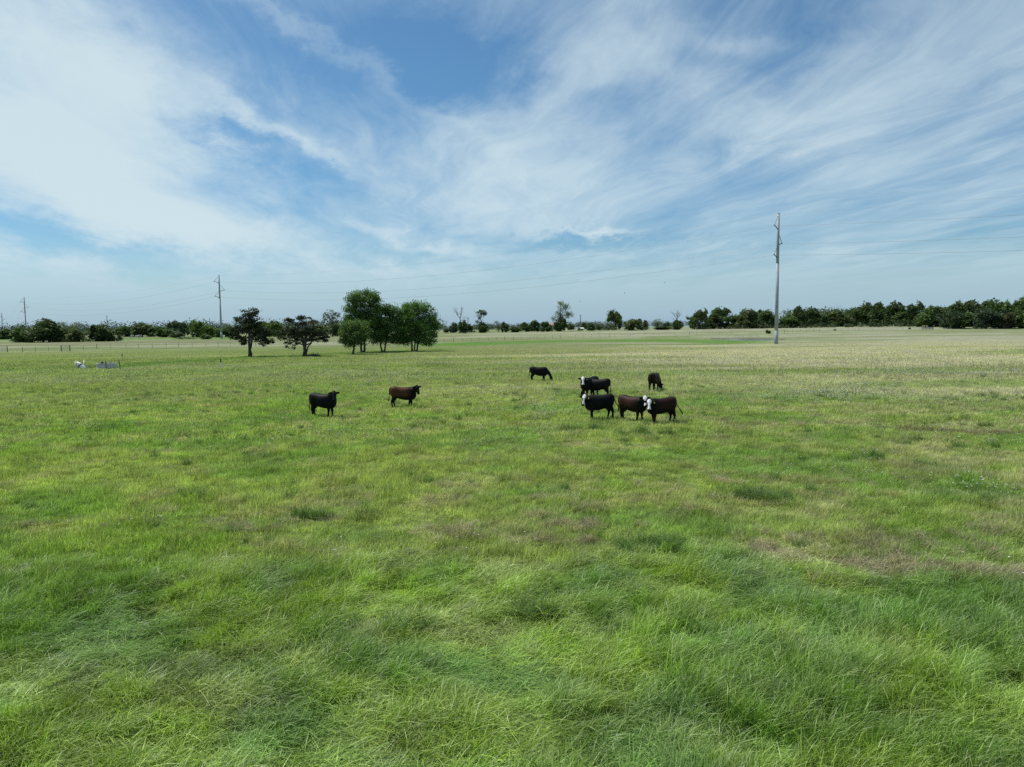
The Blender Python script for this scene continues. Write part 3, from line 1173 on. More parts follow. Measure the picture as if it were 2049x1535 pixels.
def dead_tree(px, by, ty, lean, label):
    p = gp(px, by)
    h = z_at(p, ty)
    e = empty('dead_tree', p)
    mb = MB()
    limb(mb, (0, 0, -0.3), (lean * 0.5, 0, h * 0.5), 0.30, 0.18, 0.03, 5, 6)
    mb.build('trunk', BARK_PALE, e)
    mb = MB()
    top = Vector((lean * 0.5, 0, h * 0.5))
    for i in range(4):
        d = Vector((random.gauss(0, 0.35) + lean * 0.05, random.gauss(0, 0.3), 1)).normalized()
        dead_branches(mb, top - Vector((0, 0, 0.15 * i)), d, h * 0.24, 0.15, 3)
    for z in (0.25, 0.33, 0.42):
        dead_branches(mb, Vector((lean * z, 0, h * z)), Vector((random.choice((-1, 1)) * 0.9, random.gauss(0, .3), 0.5)).normalized(), h * 0.16, 0.09, 2)
    o = mb.build('branches', BARK_PALE, e)
    zs = max(v.co.z for v in o.data.vertices)
    for ch in e.children:
        ch.scale = (h / zs, h / zs, h / zs)
    tag(e, label, 'dead tree')


G_LEFT = 'far trees at the left edge'
G_MID = 'trees and bushes on the far hedge line'
G_RIGHT = 'trees of the right-hand treeline'
G_WOOD = 'trees of the wood at the right edge'
G_LWOOD = 'trees of the far left wood'
TREES = [
    # left
    ('shade_tree', 86, 685, 640, 66, 'round', DARK, 'largest dark tree at the left below the second far pole', G_LEFT),
    ('bush', 45, 685, 656, 34, 'bush', MIDG, 'low green bush at the left foot of the large dark tree', G_LEFT, 'bush'),
    ('bush', 118, 684, 656, 34, 'bush', DARK, 'dark bush at the right foot of the large left tree', G_LEFT, 'bush'),
    ('bare_topped_tree', 141, 680, 644, 44, 'wispy', PALE, 'pale thin-leaved tree rising behind the bushes at far left', G_LEFT),
    ('bush', 156, 684, 658, 40, 'bush', OLIVE, 'olive bush below the pale thin-leaved tree at far left', G_LEFT, 'bush'),
    ('shade_tree', 201, 683, 648, 42, 'round', DARK, 'dark rounded tree below the thin far pole at left', G_LEFT),
    ('cedar_tree', 221, 683, 663, 24, 'cone', DARK, 'small dark cone-shaped cedar right of the dark rounded tree', G_LEFT),
    ('cedar_tree', 239, 682, 670, 13, 'cone', DARK, 'tiniest cedar at the edge of the bright green strip', G_LEFT),
    ('far_tree', 8, 679, 659, 40, 'round', MIDG, 'low tree cut by the left edge of the picture', G_LWOOD),
    ('far_tree', 250, 674, 653, 44, 'round', MIDG, 'first tree of the far left wood, right of the cedars', G_LWOOD),
    ('far_tree', 286, 674, 647, 46, 'round', OLIVE, 'paler domed tree of the far wood above the white cattle', G_LWOOD),
    ('far_tree', 318, 674, 653, 44, 'round', MIDG, 'low green tree of the far wood right of the domed tree', G_LWOOD),
    ('far_tree', 349, 674, 642, 30, 'tall', BLUE, 'tall dark tree standing above the far left wood', G_LWOOD),
    ('far_tree', 370, 674, 646, 22, 'tall', BLUE, 'slim tree between the tall dark tree and the light tree', G_LWOOD),
    ('far_tree', 394, 675, 641, 30, 'tall', LIGHT, 'light green upright tree left of the second steel pole', G_LWOOD),
    ('far_tree', 416, 675, 652, 34, 'round', LIGHT, 'yellow-green rounded tree just left of the second steel pole', G_LWOOD),
    ('far_tree', 334, 675, 657, 40, 'round', MIDG, 'small green tree of the far wood below the tall dark tree', G_LWOOD),
    ('far_tree', 452, 675, 652, 40, 'round', MIDG, 'green tree between the second steel pole and the first cedar', G_LWOOD),
    ('bush', 328, 675, 667, 18, 'bush', LIGHT, 'small yellow-green bush in front of the far left wood', G_LWOOD, 'bush'),
    ('bush', 352, 676, 664, 26, 'bush', OLIVE, 'olive bush just left of the brush pile', G_LWOOD, 'bush'),
    ('bush', 412, 679, 668, 24, 'bush', MIDG, 'dark bush between the brush pile and the second steel pole', G_LWOOD, 'bush'),
    ('far_tree', 528, 674, 645, 34, 'round', LIGHT, 'yellow-green tree right behind the first old cedar', G_LWOOD),
    ('far_tree', 550, 674, 643, 34, 'round', LIGHT, 'bright green tree seen between the two old cedars', G_LWOOD),
    ('far_tree', 575, 673, 653, 44, 'round', MIDG, 'dark green tree behind the left side of the flat-topped cedar', G_LWOOD),
    ('bush', 640, 673, 652, 44, 'bush', DARK, 'dark bush behind the right side of the flat-topped cedar', G_LWOOD, 'bush'),
    ('bush', 676, 673, 648, 34, 'bush', DARK, 'dark bush between the lone far tree and the leafy grove', G_LWOOD, 'bush'),
    # middle
    ('bush', 893, 667, 657, 14, 'bush', OLIVE, 'small bush right of the leafy grove, leftmost on the hedge line', G_MID, 'bush'),
    ('far_tree', 907, 666, 646, 18, 'round', BLUE, 'bluish rounded tree left of the tall dead tree', G_MID),
    ('bush', 926, 667, 641, 19, 'bush', DARK, 'dark bush wrapped round the foot of the tall dead tree', G_MID, 'bush'),
    ('far_tree', 938, 665, 647, 18, 'round', BLUE, 'bluish tree behind the thin wooden pole', G_MID),
    ('bush', 966, 666, 645, 22, 'bush', DARK, 'dark bush at the foot of the ball-topped tree', G_MID, 'bush'),
    ('thin_tree', 998, 665, 642, 16, 'wispy', PALE, 'pale half-bare tree leaning on a dark ivy tree', G_MID),
    ('far_tree', 1010, 665, 645, 17, 'round', DARK, 'dark narrow tree right of the pale half-bare tree', G_MID),
    ('bush', 1031, 665, 654, 24, 'bush', DARK, 'low dark bush right of the pale half-bare tree', G_MID, 'bush'),
    ('far_tree', 1051, 664, 646, 24, 'round', MIDG, 'broad low tree left of the twin rounded trees', G_MID),
    ('far_tree', 1070, 664, 642, 22, 'round', DARK, 'left one of the twin rounded trees by the farmhouse', G_MID),
    ('far_tree', 1093, 664, 643, 23, 'round', DARK, 'right one of the twin rounded trees, touching the farmhouse', G_MID),
    ('tall_tree', 1120, 663, 604, 42, 'wispy', OLIVE, 'tallest thin-leaved tree on the hedge line, beside the farmhouse', G_MID),
    ('bush', 1121, 663, 637, 26, 'bush', DARK, 'dark bush round the foot of the tallest thin-leaved tree', G_MID, 'bush'),
    ('bush', 1142, 662, 648, 20, 'bush', MIDG, 'bush right of the tallest thin-leaved tree', G_MID, 'bush'),
    ('far_tree', 1169, 659, 645, 17, 'cone', DARK, 'rounded dark cedar right of the short bare pole', G_MID),
    ('far_tree', 1183, 662, 647, 13, 'round', DARK, 'small egg-shaped tree right of the rounded dark cedar', G_MID),
    ('bush', 1199, 661, 650, 16, 'bush', DARK, 'small bush left of the dense leaning tree', G_MID, 'bush'),
    ('bush', 1214, 661, 643, 20, 'wispy', PALE, 'greyish thin shrub at the left of the dense leaning tree', G_MID, 'bush'),
    ('dense_tree', 1231, 660, 621, 35, 'tall', MIDG, 'dense leaning tree standing alone above the hedge', G_MID),
    ('far_tree', 1268, 661, 637, 42, 'round', OLIVE, 'broad tree with pale top right of the dense leaning tree', G_MID),
    ('far_tree', 1290, 660, 641, 15, 'cone', DARK, 'dark pointed tree right of the pale-topped broad tree', G_MID),
    ('far_tree', 1315, 655, 638, 20, 'wispy', PALE, 'pale grey domed tree far behind the hedge', G_MID),
    ('far_tree', 1334, 655, 645, 14, 'round', BLUE, 'small bluish tree right of the pale grey domed tree', G_MID),
    ('bush', 1326, 660, 653, 34, 'bush', DARK, 'long low bush left of the second dead tree', G_MID, 'bush'),
    ('bush', 1355, 660, 641, 20, 'bush', DARK, 'dark bush below the second dead tree', G_MID, 'bush'),
    # right
    ('tree', 1390, 659, 625, 24, 'tall', MIDG, 'first tree of the right treeline, right of the second dead tree', G_RIGHT),
    ('tree', 1405, 659, 618, 24, 'tall', OLIVE, 'second tree of the right treeline, with a ragged top', G_RIGHT),
    ('tree', 1421, 658, 631, 26, 'round', DARK, 'lower dark tree between two taller ones of the right treeline', G_RIGHT),
    ('tree', 1441, 658, 617, 42, 'tall', MIDG, 'wide-topped tree of the right treeline with visible stems', G_RIGHT),
    ('tree', 1466, 657, 632, 26, 'round', DARK, 'low dark tree right of the wide-topped tree', G_RIGHT),
    ('tree', 1491, 657, 618, 46, 'round', OLIVE, 'broad greyish-green domed tree left of the tall steel pole', G_RIGHT),
    ('tree', 1514, 657, 634, 26, 'round', DARK, 'low tree between the greyish dome and the tree by the pole', G_RIGHT),
    ('tree', 1533, 656, 618, 38, 'round', MIDG, 'round tree directly left of the tall steel pole', G_RIGHT),
    ('tree', 1575, 656, 631, 40, 'round', MIDG, 'low bushy tree directly right of the tall steel pole', G_RIGHT),
    ('tree', 1601, 655, 615, 28, 'round', DARK, 'left one of two dark joined crowns right of the steel pole', G_RIGHT),
    ('tree', 1624, 655, 617, 28, 'round', DARK, 'right one of two dark joined crowns right of the steel pole', G_RIGHT),
    ('tree', 1643, 655, 629, 26, 'round', DARK, 'lower dark tree right of the two joined crowns', G_RIGHT),
    ('tree', 1675, 654, 621, 46, 'round', OLIVE, 'loose olive tree in the dip of the right treeline', G_RIGHT),
    ('tree', 1699, 653, 617, 22, 'round', DARK, 'narrow dark tree right of the loose olive tree', G_RIGHT),
    ('tree', 1725, 653, 608, 46, 'round', DARK, 'tall dark domed tree, first of the high group at right', G_RIGHT),
    ('tree', 1763, 653, 608, 38, 'round', DARK, 'second tall tree of the high group at right', G_RIGHT),
    ('tree', 1791, 653, 606, 36, 'round', DARK, 'third tall tree of the high group at right', G_RIGHT),
    ('tree', 1815, 653, 622, 40, 'round', MIDG, 'lower mid-green tree right of the high group', G_RIGHT),
    ('tree', 1832, 653, 605, 30, 'tall', DARK, 'dark peaked tree at the left end of the wood', G_WOOD),
    ('tree', 1858, 654, 614, 44, 'round', MIDG, 'second tree of the wood, right of the dark peaked tree', G_WOOD),
    ('tree', 1888, 654, 611, 44, 'round', MIDG, 'third tree of the wood counted from the dark peaked tree', G_WOOD),
    ('tree', 1918, 654, 606, 48, 'round', DARK, 'dark dome behind the greyish front trees of the wood', G_WOOD),
    ('tree', 1952, 654, 604, 48, 'round', OLIVE, 'brownish-olive crown in the back row of the wood', G_WOOD),
    ('tree', 1985, 654, 602, 48, 'round', MIDG, 'high mid-green crown in the back row of the wood', G_WOOD),
    ('tree', 2016, 654, 602, 46, 'round', MIDG, 'next to last high crown in the back row of the wood', G_WOOD),
    ('tree', 2048, 654, 598, 50, 'round', MIDG, 'highest crown of the wood, cut by the right edge', G_WOOD),
    ('tree', 1897, 658, 622, 40, 'tall', BLUE, 'greyish front tree with bare stems, leftmost before the wood', G_WOOD),
    ('tree', 1930, 657, 624, 40, 'round', MIDG, 'front tree between the two greyish crowns of the wood', G_WOOD),
    ('tree', 1972, 658, 617, 52, 'tall', BLUE, 'large greyish-green front tree standing before the wood', G_WOOD),
    ('tree', 2006, 658, 624, 42, 'tall', BROWN, 'brownish front tree right of the large greyish one', G_WOOD),
    ('tree', 2040, 657, 626, 42, 'round', DARK, 'dark front tree at the right edge of the picture', G_WOOD),
    ('tree', 2085, 657, 606, 60, 'round', MIDG, 'tree of the wood just past the right edge', G_WOOD),
    ('bush', 1537, 668, 660, 10, 'bush', DARK, 'single dark bush on the far pond bank left of the steel pole', 'lone bushes in the pasture', 'bush'),
    ('bush', 1671, 662, 659, 6, 'bush', OLIVE, 'tiny bush on the fence right of the steel pole', 'lone bushes in the pasture', 'bush'),
    ('bush', 1820, 659, 655, 5, 'bush', OLIVE, 'tiny bush left of the grey board pen', 'lone bushes in the pasture', 'bush'),
]
for t in TREES:
    far_tree(*t)
dead_tree(922, 666, 609, -0.6, 'tall dead tree with bare pale branches on the hedge line')
dead_tree(1353, 660, 618, 0.3, 'dead bare-branched tree over a dark bush, left of the right treeline')


# --- the nearer trees, each shaped on its own
def near_tree(name, base, trunks, lobes, tint, label, cat, size=0.22, per=10, cl=0.75, lp=34, lean=0.0, inner=0.4, trans=0.3, flat=0.75, up=0.35, group=None):
    """base: photo pixel of the foot; trunks: (px, py, radius); lobes: (px, py, half w, half h, depth shift m, weight), pixels"""
    p = gp(*base)
    D = project(p)[2]
    s = D / F0
    e = empty(name, p)

    def loc(px, py, dy=0.0):
        q = at_depth(px, p.y)
        return Vector((q.x - p.x, dy, z_at((q.x, q.y, p.z), py)))
    L = []
    for (px, py, hw, hh, dy, w) in lobes:
        L.append((tuple(loc(px, py, dy)), (hw * s, hw * s * 0.95, hh * s), w))
    pts, lv = crown_points(L, per, cl, lp, flat, inner)
    pts[:, 2] = np.maximum(pts[:, 2], 0.8)
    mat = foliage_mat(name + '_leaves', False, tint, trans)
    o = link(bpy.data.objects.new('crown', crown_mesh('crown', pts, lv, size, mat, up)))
    o.parent = e
    hubs = []
    for (px, py, tx, ty, r) in trunks:
        a = loc(px, py)
        a.z = -0.25
        a.y = random.uniform(-0.3, 0.3)
        b = loc(tx, ty)
        mb = MB()
        q = limb(mb, a, b, r, r * 0.6, 0.025, 6, 8)
        n0 = q[0]
        mb.tube([n0 + Vector((0, 0, 0.0)), n0 + Vector((0, 0, 0.55))], [r * 1.5, r * 0.98], 8)
        for c, rr, w in L:
            if min((Vector(c) - b).length, 99) < 5.5:
                pts2 = limb(mb, q[random.choice((4, 5, 6))], c, r * 0.42, r * 0.1, 0.07, 4, 5)
                for _ in range(4):
                    d = Vector(rng.normal(0, 1, 3)).normalized()
                    limb(mb, pts2[random.choice((2, 3, 4))], Vector(c) + Vector((d.x * rr[0], d.y * rr[1], d.z * rr[2])) * 0.9, r * 0.14, r * 0.04, 0.08, 3, 4)
        mb.build('trunk', BARK, e)
    tag(e, label, cat, group)
    return e


near_tree('cedar_tree', (498, 714), [(498, 714, 499, 655, 0.30), (500, 714, 505, 668, 0.2)], [
    (498, 632, 15, 13, 0, 1.3), (508, 625, 9, 9, 0.3, 0.8), (490, 642, 18, 8, 0, 1.0), (478, 639, 9, 4, 0, 0.4), (512, 643, 13, 8, -0.3, 0.8),
    (474, 658, 16, 8, 0, 1.0), (495, 655, 20, 12, 0, 1.6), (520, 660, 18, 9, 0.3, 1.1), (468, 670, 11, 9, -0.5, 0.8), (482, 676, 14, 7, 0.5, 0.8),
    (505, 673, 17, 8, 1.0, 0.9), (528, 673, 17, 10, 0, 1.0), (541, 664, 10, 9, 0, 0.7), (486, 688, 8, 6, -0.4, 0.35), (524, 688, 11, 5, 0.4, 0.45), (538, 685, 9, 5, 0, 0.35)],
    (0.030, 0.044, 0.017), 'dark shaggy old cedar left of the flat-topped one', 'tree', 0.25, 15, 0.55, 44, flat=0.5)
near_tree('cedar_tree', (608, 713), [(607, 713, 610, 678, 0.36), (609, 690, 596, 650, 0.16), (610, 690, 628, 655, 0.16)], [
    (584, 640, 13, 4, 0, 0.55), (603, 637, 14, 5, 0.2, 0.55), (596, 647, 10, 4, 0, 0.3), (628, 645, 9, 3.5, 0, 0.3), (612, 648, 9, 4, 0, 0.25),
    (575, 660, 14, 7, 0, 0.8), (592, 664, 16, 8, 0.5, 1.1), (612, 664, 20, 9, 0, 1.4), (634, 663, 15, 9, 0.2, 1.0), (648, 672, 10, 7, 0, 0.7),
    (565, 673, 10, 7, -0.3, 0.6), (582, 677, 13, 7, 0.4, 0.7), (600, 676, 14, 6, 1.0, 0.7), (624, 675, 15, 7, 0.6, 0.8), (640, 677, 10, 5, 0, 0.45), (574, 690, 7, 7, 0, 0.3), (588, 692, 6, 7, 0.3, 0.22), (651, 683, 5, 4, 0, 0.2)],
    (0.032, 0.043, 0.019), 'flat-topped dark old cedar with drooping limbs beside the grove', 'tree', 0.25, 15, 0.5, 44, flat=0.5)
near_tree('elm_tree', (723, 705), [(722, 705, 722, 640, 0.24), (727, 704, 735, 640, 0.24)], [
    (722, 592, 18, 12, 0, 1.4), (742, 594, 16, 12, 0.3, 1.2), (708, 604, 12, 12, 0, 0.9), (752, 602, 11, 12, 0, 0.8), (725, 606, 22, 12, 0.4, 1.3),
    (702, 622, 13, 12, 0, 0.9), (722, 625, 20, 12, 0, 1.2), (745, 620, 17, 13, 0.3, 1.2), (700, 638, 13, 9, 0, 0.8), (722, 642, 22, 12, 0, 1.3), (745, 640, 18, 12, 0, 1.2), (738, 662, 22, 16, 1.2, 1.4), (752, 676, 16, 11, 1.0, 0.8)],
    (0.094, 0.166, 0.042), 'tallest leafy tree of the grove, rising above the others', 'tree', 0.25, 19, 0.8, 76, group='leafy grove')
near_tree('elm_tree', (706, 709), [(705, 709, 709, 672, 0.22)], [
    (702, 652, 16, 12, 0, 1.2), (720, 652, 17, 12, 0.2, 1.2), (691, 666, 12, 11, 0, 0.9), (710, 668, 18, 12, -0.4, 1.4), (728, 668, 14, 11, 0, 1.0),
    (686, 680, 9, 7, 0, 0.6), (704, 682, 15, 8, 0.3, 1.0), (724, 681, 14, 7, 0, 0.8), (697, 689, 9, 4, 0, 0.3)],
    (0.106, 0.172, 0.050), 'low front tree at the left side of the leafy grove', 'tree', 0.24, 19, 0.7, 76, group='leafy grove')
near_tree('elm_tree', (765, 704), [(763, 704, 758, 660, 0.19), (768, 704, 775, 660, 0.19)], [
    (760, 620, 17, 10, 0.5, 1.2), (780, 620, 17, 9, 0.5, 1.2), (748, 638, 14, 12, 0.6, 1.0), (770, 640, 20, 13, 0, 1.6), (792, 636, 14, 13, 0.5, 1.0),
    (752, 660, 14, 12, 0, 1.0), (772, 662, 18, 12, -0.3, 1.5), (792, 660, 14, 12, 0, 1.0), (758, 678, 15, 9, 0, 1.0), (778, 680, 16, 8, 0, 1.0), (796, 678, 13, 9, 0.4, 0.8)],
    (0.080, 0.148, 0.036), 'twin-stemmed dark tree in the middle of the leafy grove', 'tree', 0.25, 19, 0.8, 76, group='leafy grove')
near_tree('elm_tree', (828, 703), [(824, 703, 818, 655, 0.21), (829, 703, 832, 655, 0.17), (833, 703, 842, 655, 0.19)], [
    (825, 614, 18, 10, 0, 1.3), (845, 616, 16, 11, 0, 1.1), (808, 622, 13, 11, 0.2, 0.9), (860, 630, 13, 12, 0, 0.9), (828, 632, 24, 13, -0.4, 1.9),
    (806, 642, 14, 13, 0, 1.0), (866, 648, 12, 13, 0, 0.9), (845, 648, 19, 14, -0.5, 1.5), (822, 656, 18, 13, -0.4, 1.4), (804, 666, 13, 12, 0, 0.9), (868, 664, 10, 11, 0, 0.8),
    (848, 670, 17, 11, -0.3, 1.2), (828, 678, 18, 9, 0, 1.2), (808, 682, 12, 7, 0, 0.7), (858, 682, 14, 7, 0, 0.8)],
    (0.096, 0.180, 0.040), 'broad round tree with three stems at the right of the grove', 'tree', 0.25, 19, 0.8, 76, group='leafy grove')
near_tree('elm_tree', (664, 674), [(664, 674, 666, 648, 0.34)], [
    (655, 630, 10, 7, 0, 1.0), (668, 627, 11, 6, 0, 1.0), (676, 632, 6, 6, 0, 0.6), (650, 638, 6, 5, 0, 0.5), (663, 636, 9, 5, 0.5, 0.6), (674, 644, 5, 4, 0, 0.4)],
    (0.055, 0.088, 0.030), 'lone open-stemmed far tree left of the leafy grove', 'tree', 0.42, 12, 1.0, 26)
near_tree('ball_topped_tree', (958, 666), [(958, 666, 964, 640, 0.22)], [
    (963, 627, 9, 6, 0, 1.6), (970, 627, 6, 5, 0, 0.9), (958, 634, 4, 4, 0, 0.6), (956, 644, 4, 3, 0, 0.4)],
    (0.048, 0.080, 0.022), 'slim tree with one ball-shaped crown on a bare stem', 'tree', 0.5, 12, 1.1, 26)


# --- woods so far off that they read as one mass
def far_wood(px0, px1, d0, d1, h, label, tint, n):
    P, Lv = [], []
    for _ in range(n):
        d = random.uniform(d0, d1)
        q = at_depth(random.uniform(px0, px1), d)
        hh = h * random.uniform(0.6, 1.25)
        w = hh * random.uniform(0.45, 0.8)
        k_ = 150
        e = rng.normal(0, 1, (k_, 3))
        e /= np.linalg.norm(e, axis=1)[:, None]
        e *= rng.uniform(0.5, 1.05, k_)[:, None]
        P.append(np.array([q.x, q.y, q.z + hh * 0.5]) + e * np.array([w, w, hh * 0.5]))
        Lv.append(np.clip(random.uniform(0.2, 0.8) + rng.normal(0, 0.1, k_), 0, 1))
    me = crown_mesh('far_woodland', np.concatenate(P), np.concatenate(Lv), h * 0.10, foliage_mat('far_woodland_leaves', False, tint, 0.2))
    o = link(bpy.data.objects.new('far_woodland', me))
    tag(o, label, 'woodland', kind='stuff')


def scrub(pix, n, h, label, tint):
    P, Lv = [], []
    for _ in range(n):
        i = random.randrange(len(pix) - 1)
        t = random.random()
        px = pix[i][0] + (pix[i + 1][0] - pix[i][0]) * t
        py = pix[i][1] + (pix[i + 1][1] - pix[i][1]) * t
        if float(vnoise(np.array([px / 23.0]), np.array([3.0]), 91)[0]) < 0.36:
            continue
        q = gp(px, py - random.uniform(0, 1.2))
        hh = h * random.uniform(0.35, 1.2)
        k_ = 60
        e = rng.normal(0, 1, (k_, 3))
        e /= np.linalg.norm(e, axis=1)[:, None]
        e *= rng.uniform(0.3, 1.05, k_)[:, None]
        w = hh * random.uniform(0.6, 1.4)
        P.append(np.array([q.x, q.y, q.z + hh * 0.45]) + e * np.array([w, w, hh * 0.5]))
        Lv.append(np.clip(random.uniform(0.1, 0.9) + rng.normal(0, 0.1, k_), 0, 1))
    me = crown_mesh('hedge_scrub', np.concatenate(P), np.concatenate(Lv), 0.55, foliage_mat('scrub_leaves', False, tint, 0.2))
    o = link(bpy.data.objects.new('hedge_scrub', me))
    tag(o, label, 'scrub', kind='stuff')


scrub([(880, 666), (1000, 665), (1120, 663), (1240, 661), (1375, 660)], 150, 2.0, 'low patchy scrub along the far hedge line', (0.056, 0.088, 0.032))
scrub([(1375, 660), (1500, 658), (1650, 656), (1840, 654), (2060, 658)], 190, 2.6, 'dark scrub under the right-hand treeline', (0.042, 0.066, 0.024))
scrub([(28, 685), (120, 685), (240, 683)], 60, 2.2, 'low scrub under the left edge trees', (0.044, 0.070, 0.024))
far_wood(-700, 880, 560, 760, 10.5, 'distant wooded strip along the horizon at left', (0.040, 0.064, 0.026), 520)
far_wood(860, 1400, 800, 1000, 7.0, 'low hazy woods on the horizon in the middle', (0.055, 0.080, 0.048), 300)
far_wood(1575, 2500, 500, 640, 11.5, 'wood behind the right-hand treeline', (0.056, 0.090, 0.034), 460)


# ------------------------------------------------------------------ power line
STEEL = plain('weathered_galvanised_steel', (0.30, 0.325, 0.355), 0.55, 0.0, 0.10, 1.5)
DARK_POLYMER = plain('dark_grey_insulator', (0.10, 0.105, 0.115), 0.5)
WIRE = plain('aluminium_conductor', (0.30, 0.30, 0.31), 0.45, 0.6)
CONCRETE = plain('pale_concrete', (0.50, 0.49, 0.46), 0.9, 0, 0.12, 3.0)

POLE_H = 30.0


def pole_at(px, by, D):
    q = at_depth(px, D)
    return q


P1 = pole_at(1553.6, 685, 172.0)
P2 = pole_at(442.5, 682, 336.0)
DIRV = Vector((P2.x - P1.x, P2.y - P1.y, 0)).normalized()
ARM = Vector((-DIRV.y, DIRV.x, 0))
if ARM.x > 0:
    ARM = -ARM
SPAN = (P2 - P1).length
P0 = P1 - DIRV * SPAN
P0.z = tz(P0.x, P0.y)
P3 = at_depth(52, 500)
P4 = at_depth(5, 730)
P2.z = -1.6
POLES = [
    (P0, 'steel pole beyond the right edge carrying the wires on', False),
    (P1, 'tall grey steel power pole standing nearest, right of centre', True),
    (P2, 'second steel power pole, left of the dark cedars', True),
    (P3, 'third steel power pole, above the large dark tree at left', True),
    (P4, 'farthest steel power pole of the line, at the left edge', True),
]
ARMS = [(27.15, 1), (23.45, -1), (20.55, 1)]     # height of the outer end, side
TIPS = []
for ip, (p, label, vis) in enumerate(POLES):
    foot = tz(p.x, p.y)
    top = z_at((p.x, p.y, 0.0), {1: 427, 2: 550.5, 3: 595, 4: 626}[ip]) if ip else POLE_H + foot + 4.6
    e = empty('steel_power_pole', (p.x, p.y, foot))
    H = top - foot
    MB().tube([(0, 0, -0.6), (0, 0, H * 0.105)], [0.44, 0.43], 12).build('lower_shaft', STEEL, e, True)
    MB().tube([(0, 0, H * 0.10), (0, 0, H * 0.62)], [0.415, 0.345], 12).build('middle_shaft', STEEL, e, True)
    MB().tube([(0, 0, H * 0.6), (0, 0, H)], [0.345, 0.285], 12).build('upper_shaft', STEEL, e, True)
    MB().tube([(0, 0, H - 0.02), (0, 0, H + 0.05)], [0.31, 0.30], 12).build('cap', STEEL, e)
    tips = []
    for (zr, sd_) in ARMS:
        z = H - (POLE_H - zr)
        tip = ARM * (2.35 * sd_) + Vector((0, 0, z))
        MB().tube([ARM * (0.25 * sd_) + Vector((0, 0, z - 0.75)), tip], [0.13, 0.10], 8).build('post_insulator', DARK_POLYMER, e)
        MB().tube([ARM * (0.25 * sd_) + Vector((0, 0, z + 2.1)), tip + Vector((0, 0, 0.05))], 0.065, 6).build('brace_insulator', DARK_POLYMER, e)
        MB().box(tip + Vector((0, 0, -0.12)), (0.3, 0.3, 0.2)).build('wire_clamp', STEEL, e)
        tips.append(Vector((p.x, p.y, foot)) + tip + Vector((0, 0, -0.24)))
    tips.append(Vector((p.x, p.y, foot + H - 0.3)) + ARM * 0.33)
    TIPS.append(tips)
    if ip in (1, 2):
        mb = MB()
        for i in range(44):
            z = 3.0 + i * (H - 4.0) / 44
            mb.tube([ARM * 0.30 + Vector((0, 0, z)), ARM * 0.56 + Vector((0, 0, z))], 0.02, 4)
        o = mb.build('climbing_pegs', STEEL, e)
        o['kind'] = 'stuff'
    tag(e, label, 'power pole', 'steel poles of the power line')
WL = ['top power wire strung on the upper left arms', 'middle power wire strung on the right-hand arms', 'lowest power wire strung on the lower left arms', 'thin shield wire along the pole tops']
for w in range(4):
    pts = []
    for a, b in zip(TIPS[:-1], TIPS[1:]):
        A, B = a[w], b[w]
        L = (B - A).length
        sag = (5.1 if w < 3 else 3.4) * (L / 255.0) ** 2
        for i in range(36):
            t = i / 36
            q = A.lerp(B, t)
            q.z -= 4 * sag * t * (1 - t)
            pts.append(q)
    pts.append(TIPS[-1][w])
    o = MB().tube(pts, 0.023 if w < 3 else 0.012, 5).build('power_wire', WIRE)
    tag(o, WL[w], 'wire', 'wires of the power line')

WOOD_POLE = plain('grey_wood_pole', (0.16, 0.14, 0.125), 0.9)
for px, by, ty, lab, d in (
    (215, 670, 632, 'thin far pole above the dark rounded tree at left', 620),
    (408, 670, 637, 'left one of two thin far poles beside the light green tree', 640),
    (420, 670, 637, 'right one of two thin far poles, nearest the second steel pole', 640),
    (430, 670, 642, 'faint third far pole just left of the second steel pole', 900),
    (936.5, 664, 635, 'thin wooden pole between the dead tree and the ball-topped tree', 460),
    (1161.5, 658, 630, 'short bare wooden pole right of the tallest thin-leaved tree', 460),
    (1567.5, 652, 624, 'thin pole top seen above the trees right of the steel pole', 560),
):
    p = at_depth(px, d)
    h = z_at(p, ty)
    e = empty('utility_pole', p)
    MB().tube([(0, 0, -0.5), (0, 0, h)], [0.26, 0.19], 8).build('shaft', WOOD_POLE, e)
    MB().box((0, 0, h - 0.6), (2.0, 0.14, 0.16), 0.9).build('crossarm', WOOD_POLE, e)
    tag(e, lab, 'utility pole', 'thin far utility poles')


# ------------------------------------------------------------------ pasture fence
POST = plain('weathered_fence_post', (0.10, 0.088, 0.075), 0.9)
FWIRE = plain('fence_wire', (0.17, 0.165, 0.16), 0.6, 0.5)
GATE_M = plain('grey_pipe_gate', (0.24, 0.225, 0.21), 0.6, 0.3)


def fence(pix, label, wires=True):
    pts = [gp(*q) for q in pix]
    e = empty('wire_fence', pts[0])
    o0 = pts[0]
    for i, p in enumerate(pts):
        big = i % 6 == 0
        h = 1.35 if big else 1.2
        r = 0.065 if big else 0.036
        MB().tube([p - o0 + Vector((0, 0, -0.3)), p - o0 + Vector((random.gauss(0, 0.03), 0, h))], [r, r * 0.9], 6).build('post', POST, e)
    if wires:
        for z in (0.35, 0.62, 0.88, 1.12):
            MB().tube([p - o0 + Vector((0, -0.08, z)) for p in pts], 0.007, 3).build('strand', FWIRE, e)
    tag(e, label, 'fence', 'wire fences across the pasture')


